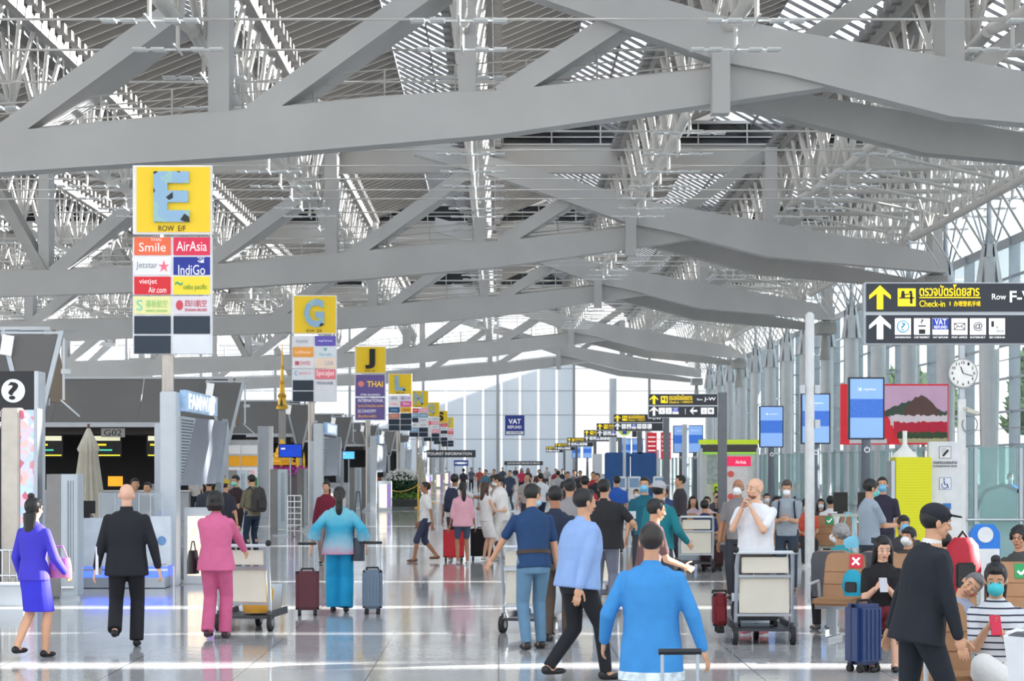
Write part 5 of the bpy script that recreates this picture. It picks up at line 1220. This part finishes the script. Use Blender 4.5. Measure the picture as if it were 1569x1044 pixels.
# stride helper: feet and hands of someone walking (phase s = +1 right foot forward)
def walk(s=1, a=.26): return dict(fr=(.09, a*s, .08+(.0 if s > 0 else .05)), fl=(-.09, -a*s, .08+(.05 if s > 0 else .0)), pel=.90, hl=(-.27, .14*s, .84), hr=(.27, -.14*s, .84))
def backpack(label, P, rgb, size=1., dy=0.):
    t = thing('backpack', label, 'backpack', P['M'] @ P['tp'](0, -.235+dy, 1.2), P['yaw']); M_ = mat('pack_%d_%d_%d' % tuple(rgb), rgb, .8, 0, .1, 10)
    t.scale = (size,)*3
    b = MB().loft([((0, 0, -.24), .12, .08), ((0, -.01, -.2), .16, .1), ((0, -.01, .05), .155, .1), ((0, 0, .2), .12, .08), ((0, 0, .25), .07, .05)], 16).build('bag_body', M_, t, smooth=True)
    MB().box((0, -.11, -.08), (.22, .05, .2)).build('front_pocket', M_, b, bevel=.02)
    m = MB()
    for s in (-1, 1): m.path([(s*.09, .08, .2), (s*.11, .14, .26), (s*.115, .36, .16), (s*.13, .37, -.02), (s*.15, .2, -.16), (s*.13, .06, -.2)], .014, 6)
    m.build('shoulder_strap', M_, t); return t
def phone(label, p, rgb=(30, 30, 34), yaw=0.):
    t = thing('phone', label, 'phone', p, yaw); MB().box((0, 0, 0), (.075, .01, .15), Matrix.Rotation(-.5, 3, 'X')).build('case', pm(rgb, .0), t, bevel=.003); MB().box((0, .008, .004), (.062, .003, .13), Matrix.Rotation(-.5, 3, 'X')).build('screen', BLACK, t); return t
def handbag(label, p, rgb, w_=.3, h=.26, dp=.12, strap=.5, yaw=0.):
    t = thing('handbag', label, 'bag', p, yaw); M_ = mat('bag_%d_%d_%d' % tuple(rgb), rgb, .4, 0, .06, 8)
    MB().loft([((0, 0, -h), w_*.5, dp*.5), ((0, 0, -h*.5), w_*.5, dp*.5), ((0, 0, 0), w_*.42, dp*.3)], 4 if 0 else 12).build('bag_body', M_, t, smooth=True)
    MB().path([(-w_*.35, 0, -.02), (-w_*.12, 0, strap), (w_*.12, 0, strap), (w_*.35, 0, -.02)], .008, 6).build('strap', M_, t); return t
WM = (236, 238, 240); BM = (120, 190, 225); TM = (70, 190, 196)
mint = (140, 210, 190)

# ---- nearest walkers
person('bald man in a black suit walking away, white paper in hand', 194, 22.9, 4, 1.74, hair='bald', skin='l', topc=(26, 28, 34), sleeve='long', toplen=.76, topfat=1.15, lowc=(24, 25, 30), flare=1.1, collar=(26, 28, 34), shoes=(14, 14, 16), build=1.05,
       fr=(.1, .04, .08), fl=(-.1, -.22, .2), kl=(-.1, 1, 0), pel=.91, hl=(-.32, .02, .82), hr=(.33, .0, .84))
t = thing('paper_sheets', 'white papers held at the side of the man in the black suit', 'papers', (-4.26, 22.95, .92)); MB().box((0, 0, 0), (.03, .22, .3)).build('sheets', WHITE, t)
pw = person('woman in a pink trouser suit with black bobbed hair pushing a luggage trolley', 331, 24.0, -8, 1.64, sex='f', hair='bob', topc=(214, 106, 148), sleeve='long', toplen=.80, topfat=1.12, lowc=(206, 98, 140), flare=1.12, shoes=(60, 40, 48), build=1.08,
       fr=(.08, .1, .08), fl=(-.08, -.08, .1), hl=(-.2, .42, .98), hr=(.24, .46, .98))
handbag('black handbag at the left side of the woman in pink', (-3.42, 24.1, .98), (40, 36, 40), .22, .26, .12, .1, 1.3)
tt_ = thing('carrier_bag', 'yellow and brown bag on the trolley of the woman in pink', 'bag', (-2.85, 25.4, .2)); MB().loft([((0, 0, 0), .16, .2), ((0, 0, .25), .2, .22), ((0, 0, .42), .12, .14)], 12).build('bag_body', pm((226, 168, 60), 0), tt_, smooth=True); MB().path([(-.08, 0, .4), (-.06, 0, .52), (.06, 0, .52), (.08, 0, .4)], .01).build('handle', pm((150, 90, 50), 0), tt_)
grad = bpy.data.materials.new('turquoise_to_pink_silk'); grad.use_nodes = True; n_ = grad.node_tree.nodes; l_ = grad.node_tree.links; t_ = n_.new('ShaderNodeTexCoord'); s_ = n_.new('ShaderNodeSeparateXYZ'); l_.new(t_.outputs['Object'], s_.inputs[0])
ns = n_.new('ShaderNodeTexNoise'); ns.inputs['Scale'].default_value = 9; l_.new(t_.outputs['Object'], ns.inputs['Vector']); ma = n_.new('ShaderNodeMath'); ma.operation = 'MULTIPLY_ADD'; ma.inputs[1].default_value = .16; l_.new(ns.outputs['Fac'], ma.inputs[0]); l_.new(s_.outputs['Z'], ma.inputs[2])
mr = n_.new('ShaderNodeMapRange'); mr.inputs[1].default_value = .85; mr.inputs[2].default_value = 1.5; l_.new(ma.outputs[0], mr.inputs[0]); r_ = n_.new('ShaderNodeValToRGB'); l_.new(mr.outputs[0], r_.inputs[0])
r_.color_ramp.elements[0].color = srgb((206, 110, 150))+(1,); r_.color_ramp.elements[1].color = srgb((120, 190, 206))+(1,); e_ = r_.color_ramp.elements.new(.22); e_.color = srgb((150, 180, 196))+(1,); e_ = r_.color_ramp.elements.new(.6); e_.color = srgb((40, 160, 196))+(1,)
l_.new(r_.outputs[0], n_['Principled BSDF'].inputs['Base Color']); n_['Principled BSDF'].inputs['Roughness'].default_value = .6
tw = person('woman in turquoise blouse and bright blue wide trousers pulling two suitcases', 520, 28.2, 2, 1.64, sex='f', hair='ponytail', top=grad, sleeve='wide', toplen=.8, topfat=1.25, lowc=(20, 150, 200), flare=1.45, shoes=(30, 26, 30), build=1.02,
       fr=(.09, .02, .08), fl=(-.09, .12, .08), hl=(-.37, -.06, .93), hr=(.36, -.02, .93), el=(-.6, -1, -.3), er=(.6, -1, -.3))
handbag('navy shoulder bag hanging at the right side of the woman in turquoise', (-1.84, 28.2, .98), (44, 52, 66), .18, .3, .24, .6, .2)
person('woman in a violet-blue dress and black flat shoes at the left edge', 52, 21.6, -25, 1.6, sex='f', hair='bun', topc=(64, 56, 190), sleeve='long', toplen=.84, low='dress', lowc=(50, 48, 196), flare=1.0, shoes=(20, 18, 22), fr=(.06, .12, .08), fl=(-.07, -.2, .14), hl=(-.24, .1, .86), hr=(.26, .2, .92))
handbag('pink and white bag carried by the woman in violet-blue', (-4.42, 21.7, 1.0), (200, 110, 150), .24, .2, .1, .12)
# ---- centre group
pp = person('man in navy polo shirt, jeans and pale mask, looking down beside a trolley', 818, 22.6, 18, 1.74, topc=(28, 62, 104), sleeve='short', toplen=.84, lowc=(96, 132, 160), mask=(160, 200, 226), headyaw=-55, headpitch=18, shoes=(40, 34, 32), belt=(60, 44, 34), skin='m',
       fr=(.1, .06, .08), fl=(-.1, -.06, .08), hl=(-.36, .34, .9), hr=(.3, .1, .82), lean=8)
person('man in dark navy shirt and brown trousers just behind the masked man', 851, 23.6, -20, 1.7, topc=(34, 44, 66), sleeve='short', lowc=(90, 76, 66), headyaw=30, headpitch=12, skin='d', hl=(-.2, .3, 1.0), hr=(.22, .3, 1.0), fr=(.1, .1, .08))
person('man in pale blue shirt and black trousers walking across the hall', 885, 19.4, -62, 1.74, topc=(142, 172, 222), sleeve='long', toplen=.84, topfat=1.25, lowc=(26, 28, 34), build=1.12, lean=6, **{**walk(1, .24)})
person('man in grey T-shirt seen from behind, between the pale blue shirt and queue', 873, 29.5, 3, 1.74, topc=(150, 146, 150), sleeve='short', lowc=(120, 124, 138), hair='short', fr=(.09, .12, .08))
person('large man in black T-shirt holding a white paper in the queue', 926, 28.5, -14, 1.74, topc=(38, 38, 42), sleeve='short', toplen=.82, topfat=1.2, build=1.2, lowc=(120, 124, 140), skin='m', hr=(.38, .2, 1.1), headyaw=-10)
t = thing('paper_sheet', 'white folded paper in the hand of the large man in black', 'paper', (1.72, 28.6, 1.27)); MB().box((0, 0, 0), (.2, .1, .1)).build('sheet', WHITE, t)
person('man in bright blue shirt and blue trousers walking by, nearest the middle', 998, 13.6, -8, 1.56, topc=(60, 140, 206), sleeve='long', toplen=.66, topfat=1.15, build=1.0, lowc=(0, 110, 196), hairc=(40, 32, 30), hl=(-.34, .12, .9), hr=(.36, .0, .86), flare=1.3, fr=(.1, .2, .08), fl=(-.1, -.2, .12), hem=(214, 226, 238))
person('man in brown and grey shirt standing behind the man in bright blue', 990, 21.5, -70, 1.6, topc=(104, 74, 76), sleeve='short', lowc=(150, 168, 186), hairc=(24, 22, 24), lean=10, hr=(.2, .35, 1.0))
person('man in teal jacket and light grey cap behind the brown shirt', 1010, 27.5, -40, 1.72, topc=(20, 120, 132), sleeve='long', topfat=1.15, lowc=(70, 74, 86), cap=(176, 176, 182), hr=(.3, .2, .95))
person('man in teal shirt and light blue mask facing the camera in the queue', 988, 32.5, 165, 1.74, topc=(16, 92, 112), sleeve='short', lowc=(50, 54, 64), mask=BM, headyaw=0)
person('person in red checked shirt in the queue beyond the grey T-shirt', 896, 40, 5, 1.72, topc=(170, 40, 54), lowc=(50, 50, 60), near=False)
person('man in blue shirt far in the queue near the left kiosk', 945, 47, 10, 1.68, topc=(40, 90, 180), lowc=(60, 60, 70), near=False)
person('man in dark jacket at the right of the queue looking left', 1042, 42, 100, 1.72, topc=(60, 56, 64), sleeve='long', lowc=(46, 46, 54), near=False)
# ---- couple and child group
person('woman in a long white dress leaning on the man in white', 745, 43.2, -60, 1.58, sex='f', hair='long', hairc=(70, 44, 34), topc=(232, 228, 226), sleeve='none', low='dress', lowc=(230, 226, 224), shoes=(220, 214, 208), mask=WM, headyaw=-10, skin='l', near=False, hl=(-.35, .35, 1.15), hr=(.2, .3, 1.1), flare=1.1)
person('man in white shirt and white trousers hugging the woman in white', 770, 43.4, 60, 1.74, topc=(236, 232, 230), sleeve='short', lowc=(230, 226, 222), mask=WM, near=False, shoes=(200, 200, 200), hl=(-.2, .36, 1.05), hr=(.12, .32, .85), lean=8, headyaw=15, headpitch=10)
pz_ = person('young man in white T-shirt wearing a dark backpack, hand reaching out right', 697, 43.5, -15, 1.74, topc=(226, 222, 222), sleeve='short', low='shorts', lowc=(60, 70, 92), skin='d', near=False, hr=(.5, .2, 1.25), shoes=(230, 230, 232)); backpack('dark navy backpack on the young man in white T-shirt', pz_, (40, 48, 72), 1.0)
person('person in a loose pale pink shirt and denim shorts', 709, 41.6, 12, 1.58, sex='f', hair='ponytail', topc=(226, 168, 182), sleeve='half', toplen=.8, topfat=1.2, low='shorts', lowc=(70, 80, 104), skin='d', near=False, shoes=(200, 196, 196))
person('person in dark shorts and sandals striding alone in the open hall', 652, 42.8, 92, 1.6, topc=(232, 230, 228), sleeve='short', low='long_shorts', lowc=(54, 60, 84), skin='d', near=False, shoes=(110, 70, 50), **walk(-1, .24))
person('person in a dark red jacket behind the woman in turquoise', 500, 42, 170, 1.6, sex='f', hair='bun', topc=(120, 30, 54), sleeve='long', lowc=(150, 130, 130), near=False)
person('man in black shirt and green mask holding papers by the kiosk', 362, 46, 150, 1.7, topc=(52, 34, 40), sleeve='short', low='trousers', lowc=(24, 24, 28), mask=mint, headpitch=15, hl=(-.1, .3, 1.05), hr=(.14, .3, 1.05))
pb = person('man in khaki shirt and blue jeans wearing a dark backpack', 387, 44.8, 40, 1.72, topc=(118, 112, 92), sleeve='half', lowc=(30, 44, 66), flare=.95, shoes=(120, 60, 46), headpitch=22, hl=(-.12, .32, 1.05), hr=(.12, .32, 1.05)); backpack('dark grey backpack worn by the man in khaki and jeans', pb, (62, 58, 58), 1.05)
person('person in yellow cap and dark striped shirt behind the woman in pink', 345, 40, -30, 1.66, topc=(50, 50, 62), cap=(196, 166, 50), sleeve='short', near=False)
person('dark haired person at the left behind the woman in pink', 320, 41, 20, 1.68, topc=(60, 64, 74), near=False)
person('person in yellow shirt inside the check-in area', 340, 62, 150, 1.66, topc=(206, 180, 50), near=False)
person('desk clerk in mask behind the small black monitor', 137, 34.9, 180, 1.5, sex='f', hair='short', topc=(54, 50, 58), sleeve='long', mask=WM, pel=.72, fl=(-.1, .1, .0), fr=(.1, .1, .0))
person('person with dark hair standing behind the acrylic screen, left one', 207, 39, 200, 1.68, topc=(56, 52, 60), near=False)
person('person with dark hair standing behind the acrylic screen, shorter right one', 226, 40, 170, 1.6, topc=(46, 44, 52), near=False)
person('clerk in white shirt far inside the second check-in island', 300, 74, 180, 1.65, topc=(220, 214, 212), near=False)
# ---- right side standing
person('bald man in white short-sleeved shirt and dark trousers, hands at his chin', 1158, 24.6, 150, 1.78, hair='bald', skin='l', topc=(232, 234, 240), sleeve='short', toplen=.9, topfat=1.12, lowc=(70, 64, 62), belt=(60, 46, 40), beard=True, hairc=(120, 84, 64), shoes=(206, 110, 130), sole=True, build=1.08,
       hl=(-.05, .21, 1.37), hr=(.08, .2, 1.39), el=(-.45, .1, -1), er=(.45, .1, -1), headyaw=-25, headpitch=4, curl=.9)
person('dark-skinned man in mask and grey shirt partly behind the bald man', 1131, 31, 160, 1.72, skin='d', hair='thin', topc=(130, 126, 128), sleeve='short', mask=WM)
pg = person('man in grey polo with mask and dark backpack straps reading his phone', 1206, 32.8, 168, 1.7, hair='short', hairc=(70, 62, 56), topc=(152, 162, 172), sleeve='short', lowc=(46, 58, 74), mask=WM, headpitch=22, hl=(-.05, .3, 1.12), hr=(.07, .3, 1.12)); backpack('navy backpack worn by the man in grey polo reading his phone', pg, (34, 40, 60))
pq = person('man in blue-grey polo, aqua mask and lanyard holding a phone by the totem', 1332, 28.6, -72, 1.74, topc=(156, 168, 182), sleeve='short', lowc=(50, 58, 68), mask=(110, 200, 200), headpitch=12, hl=(-.06, .36, 1.12), hr=(.06, .38, 1.12), hair='fringe'); phone('black phone held by the man in blue-grey polo', pq['hm'])
handbag('small light blue bag carried by the man in blue-grey polo', (4.62, 28.4, 1.0), (120, 196, 222), .26, .16, .12, .3)
person('man in dark shirt with lanyard standing behind the blue-grey polo', 1352, 33, 170, 1.74, topc=(44, 40, 60), mask=BM)
person('man in black cap and black tracksuit walking right past the seats', 1408, 14.3, -82, 1.68, topc=(26, 30, 40), sleeve='long', toplen=.78, topfat=1.15, lowc=(28, 34, 44), cap=(26, 28, 38), collar=(226, 224, 222), build=1.15, skin='m', lean=10, hl=(-.3, -.1, .86), hr=(.26, .2, .78), fr=(.1, .3, .08), fl=(-.1, -.26, .12), headyaw=0, curl=.35)
# ---- seated, right
person('elderly woman with grey hair in turquoise shirt, seated with her back to the camera', 1286, 24.9, 18, 1.6, sex='f', hair='curly', hairc=(150, 150, 150), topc=(54, 150, 160), sleeve='short', lowc=(40, 38, 42), mask=WM, sit=True, headyaw=35, shoes=(90, 88, 86))
te = thing('small_backpack', 'small turquoise backpack leaning on the near left bench seat', 'bag', (3.83, 23.3, .52), -.4); MB().loft([((0, 0, 0), .09, .07), ((0, 0, .1), .12, .09), ((0, 0, .22), .1, .07), ((0, 0, .28), .05, .04)], 14).build('bag_body', mat('bag_turquoise', (30, 160, 190), .7), te, smooth=True); MB().box((0, -.085, .1), (.13, .03, .11)).build('front_pocket', BLACK, te, bevel=.01)
pl = person('young woman with long black hair in black sleeveless top looking at her phone', 1352, 20.6, 172, 1.62, z=.0, sex='f', hair='long', hairc=(18, 16, 18), topc=(24, 22, 26), sleeve='short', low='skirt', lowc=(120, 40, 52), skin='l', sit=True, headpitch=18, headyaw=10, hl=(-.05, .32, .82), hr=(.08, .32, .82)); phone('pale phone held by the young woman with long black hair', pl['hm']+Vector((0, -.05, .0)), (190, 190, 196))
person('boy in dark shirt seated right of the long-haired woman, forehead showing', 1385, 27.5, 185, 1.66, topc=(60, 58, 64), mask=BM, sit=True, hair='fringe')
person('person in white mask and dark patterned top seated behind the cap man', 1392, 24.0, 140, 1.6, topc=(70, 62, 56), mask=WM, sit=True, hair='fringe')
person('grey-haired man asleep leaning his head on the seat back', 1450, 16.6, 165, 1.5, topc=(150, 156, 176), sleeve='short', hair='short', hairc=(104, 102, 104), sit=True, side=-14, headroll=-32, headpitch=10, skin='m', hl=(-.1, .2, .7), hr=(.1, .25, .68))
pm_ = person('woman in aqua mask and white trousers holding a red phone, legs crossed', 1526, 15.0, 165, 1.62, sex='f', hair='bun', hairc=(20, 18, 20), top=mat('striped_shirt', (214, 216, 222), .8, stripes=((52, 58, 78), 20, 2, .25)), sleeve='short', low='trousers', lowc=(232, 230, 228), flare=1.35, mask=(70, 196, 206), sit=True, headpitch=16, skin='m', hl=(-.06, .3, .84), hr=(.06, .3, .86), fr=(-.28, .42, .38), kr=(.5, 1, .6), shoes=(190, 130, 110)); phone('red phone held by the woman in aqua mask', pm_['hm']+Vector((0, -.05, .0)), (210, 30, 70))
person('curly dark-haired person in glasses at the right edge', 1562, 22.4, 150, 1.66, sex='f', hair='curly', hairc=(26, 24, 26), topc=(70, 72, 70), glasses=True, sit=True)
person('person in dark hooded jacket hunched beside the red rucksack', 1462, 22.6, 20, 1.6, topc=(28, 30, 38), sleeve='long', topfat=1.3, sit=True, lean=18, hair='short')
t = thing('rucksack', 'large red and black rucksack standing on the bench at the right', 'rucksack', (4.72, 21.9, .62)); b = MB().loft([((0, 0, 0), .15, .12), ((0, 0, .25), .19, .14), ((0, 0, .5), .16, .12), ((0, 0, .58), .09, .07)], 16).build('bag_body', mat('rucksack_red', (170, 20, 44), .6), t, smooth=True); MB().box((0, -.13, .2), (.2, .05, .26)).build('front_pocket', BLACK, b, bevel=.02); MB().path([(-.06, 0, .56), (0, 0, .64), (.06, 0, .56)], .012).build('top_handle', BLACK, t)
person('man in orange-red shirt with white mask seated in the middle distance', 1236, 41.0, 180, 1.64, topc=(214, 92, 70), mask=WM, sit=True, hair='curly', near=False)
person('woman in white mask seated between the orange shirt and white shirt', 1258, 43.5, 170, 1.6, sex='f', hair='long', topc=(70, 60, 64), mask=WM, sit=True, near=False)
person('person in white T-shirt with dark strap seated with back turned', 1273, 42.5, -15, 1.7, topc=(236, 236, 238), sit=True, hair='short', near=False)
for i, (x, dd, yw, c, hr_, lb, mk) in enumerate([(1062, 44, 180, (190, 170, 184), 'long', 'woman in pale checked top seated behind the far trolley', None), (1083, 43.5, 170, (206, 180, 180), 'short', 'seated person in pale pink at the right of the checked top', WM), (1080, 39.5, -20, (40, 52, 90), 'short', 'seated man in navy shirt beside the far trolley', None),
      (1100, 44.5, 160, (50, 50, 60), 'short', 'seated person in black holding up a phone', None), (1042, 47, 190, (70, 60, 66), 'bob', 'seated person in dark top left of the checked top', None), (1015, 50, 180, (150, 40, 50), 'short', 'seated person in red behind the teal jacket', WM), (975, 56, 180, (90, 90, 100), 'short', 'seated person in grey before the blue wall', WM), (1098, 52, 180, (60, 66, 80), 'short', 'seated person farther back before the green shop', WM), (1190, 44, 180, (60, 56, 60), 'bob', 'seated woman in black beyond the bald man', WM), (1175, 48, 180, (120, 90, 80), 'short', 'seated person in brown behind the bald man', WM), (1020, 58, 0, (60, 80, 130), 'short', 'seated person in blue near the pink stall', None)]):
    person(lb, x, dd, yw, 1.66, sex='f' if hr_ in ('long', 'bob') else 'm', hair=hr_, topc=c, mask=mk, sit=True, near=False)
person('person in blue shirt standing beyond the right glass partition', 1548, 52, 170, 1.72, topc=(40, 120, 200), mask=WM, near=False)
# ---- far people, small in the photo
far = [(828, 62, 15, (228, 230, 236), (50, 56, 76), 'man in white shirt and tie far beyond the masked navy polo man', {}), (808, 60, 170, (170, 160, 160), (60, 60, 70), 'person in faded grey top far beyond the couple in white', {}), (781, 88, 160, (60, 74, 98), (50, 56, 70), 'person in slate blue top right behind the hugging couple', {}),
       (744, 96, 150, (90, 130, 150), (60, 90, 110), 'person in faded blue jeans standing alone far down the hall', {}), (757, 104, 170, (90, 70, 60), (200, 190, 180), 'person in brown and white far down the middle', {}), (799, 130, 175, (214, 60, 96), (40, 40, 50), 'far tiny woman in pink top', {'sex': 'f', 'hair': 'long'}), (809, 132, 180, (70, 40, 50), (50, 40, 50), 'far tiny woman in dark top beside the pink one', {'sex': 'f', 'hair': 'long'}),
       (852, 118, 180, (150, 60, 70), (50, 50, 60), 'far tiny person in dull red at the queue head', {}), (862, 112, 170, (46, 44, 52), (40, 40, 50), 'far tiny person in black next to the dull red one', {}), (880, 90, 190, (120, 110, 116), (50, 50, 60), 'far person in grey before the blue screens', {}), (889, 84, 180, (60, 60, 70), (50, 50, 60), 'far person in charcoal before the blue screens', {}),
       (909, 71, 175, (170, 50, 60), (44, 46, 56), 'far person in red near the blue wall side', {}), (870, 72, 185, (70, 66, 74), (60, 60, 70), 'person in dim grey behind the grey T-shirt man', {}), (855, 82, 10, (190, 190, 196), (60, 70, 90), 'far person in light grey with back turned', {}), (915, 60, 165, (40, 44, 52), (50, 56, 70), 'person in black just left of the blue wall', {}),
       (735, 140, 180, (190, 90, 80), (90, 90, 100), 'tiny far person in coral top left of centre', {}), (722, 150, 180, (110, 110, 120), (60, 60, 70), 'tiny far person in grey near the tourist board', {}), (770, 160, 180, (80, 84, 96), (60, 60, 70), 'tiny far person in slate under the hanging blue sign', {}), (838, 160, 180, (200, 196, 198), (70, 70, 80), 'tiny far person in white near the end desks', {}),
       (710, 120, 20, (60, 60, 70), (50, 50, 60), 'far person in black near the row sign poles', {}), (790, 180, 180, (60, 60, 70), (60, 60, 70), 'tiniest person in black near the end wall', {}), (826, 100, 175, (100, 60, 60), (50, 50, 60), 'far person in maroon beside the stroller', {})]
for x, dd, yw, c, lc, lb, ex in far: person(lb, x, dd, yw, 1.7, topc=c, lowc=lc, near=False, **{**walk(random.choice((-1, 1)), .15), **ex})

t = thing('blue_white_panel', 'rounded blue and white panel seen between the red rucksack and curly hair', 'panel', (5.55, 24.6, 0)); MB().prism([(-.17, .6), (.17, .6), (.17, 1.16), (.1, 1.26), (-.1, 1.26), (-.17, 1.16)], -.04, .04).build('board', pm((40, 120, 210), .1), t); MB().lathe([(.09, 0), (.09, .006)], n=24).build('white_disc', WHITE, t, loc=(0, -.045, 1.14), rot=(PI/2, 0, 0)); MB().box((0, 0, .3), (.1, .06, .6)).build('stand', WHITE, t); MB().box((0, -.045, .8), (.32, .01, .36)).build('white_field', WHITE, t)
t = thing('charging_table', 'grey standing table with two small black monitors behind the seats', 'table', (6.6, 40, 0)); MB().box((0, 0, 1.0), (.9, .5, .05)).build('table_top', ALU, t); MB().tube((0, 0, 0), (0, 0, 1.0), .06).build('pedestal', ALU, t); MB().tube((0, 0, 0), (0, 0, .03), .25).build('base', ALU, t)
for x in (-.25, .2): MB().box((x, 0, 1.24), (.26, .04, .36)).box((x, .02, 1.05), (.1, .1, .06)).build('monitor', BLACK, t)

rr = random.Random(11)
for i, (X, y, h, wh) in enumerate([(34, 92, 9, 'nearest'), (37, 108, 11, 'second from the front'), (33, 126, 8, 'third from the front'), (39, 150, 12, 'fourth from the front'), (35, 178, 10, 'fifth from the front'), (40, 215, 12, 'farthest')]):
    t = thing('tree', 'green tree outside beyond the right glass wall, '+wh, 'tree', (X, y, -.3), 0, 'trees outside the right glass wall')
    MB().tube((0, 0, 0), (.2, 0, h*.55), .3, .15, n=9).build('trunk', mat('bark', (110, 98, 84), .9), t)
    leafball((0, 0, h*.62), (3.2, 3.2, h*.36), 900, .8, mat('tree_leaves', (158, 186, 132), .7, 0, .25, 2), 'foliage', t, i+20)
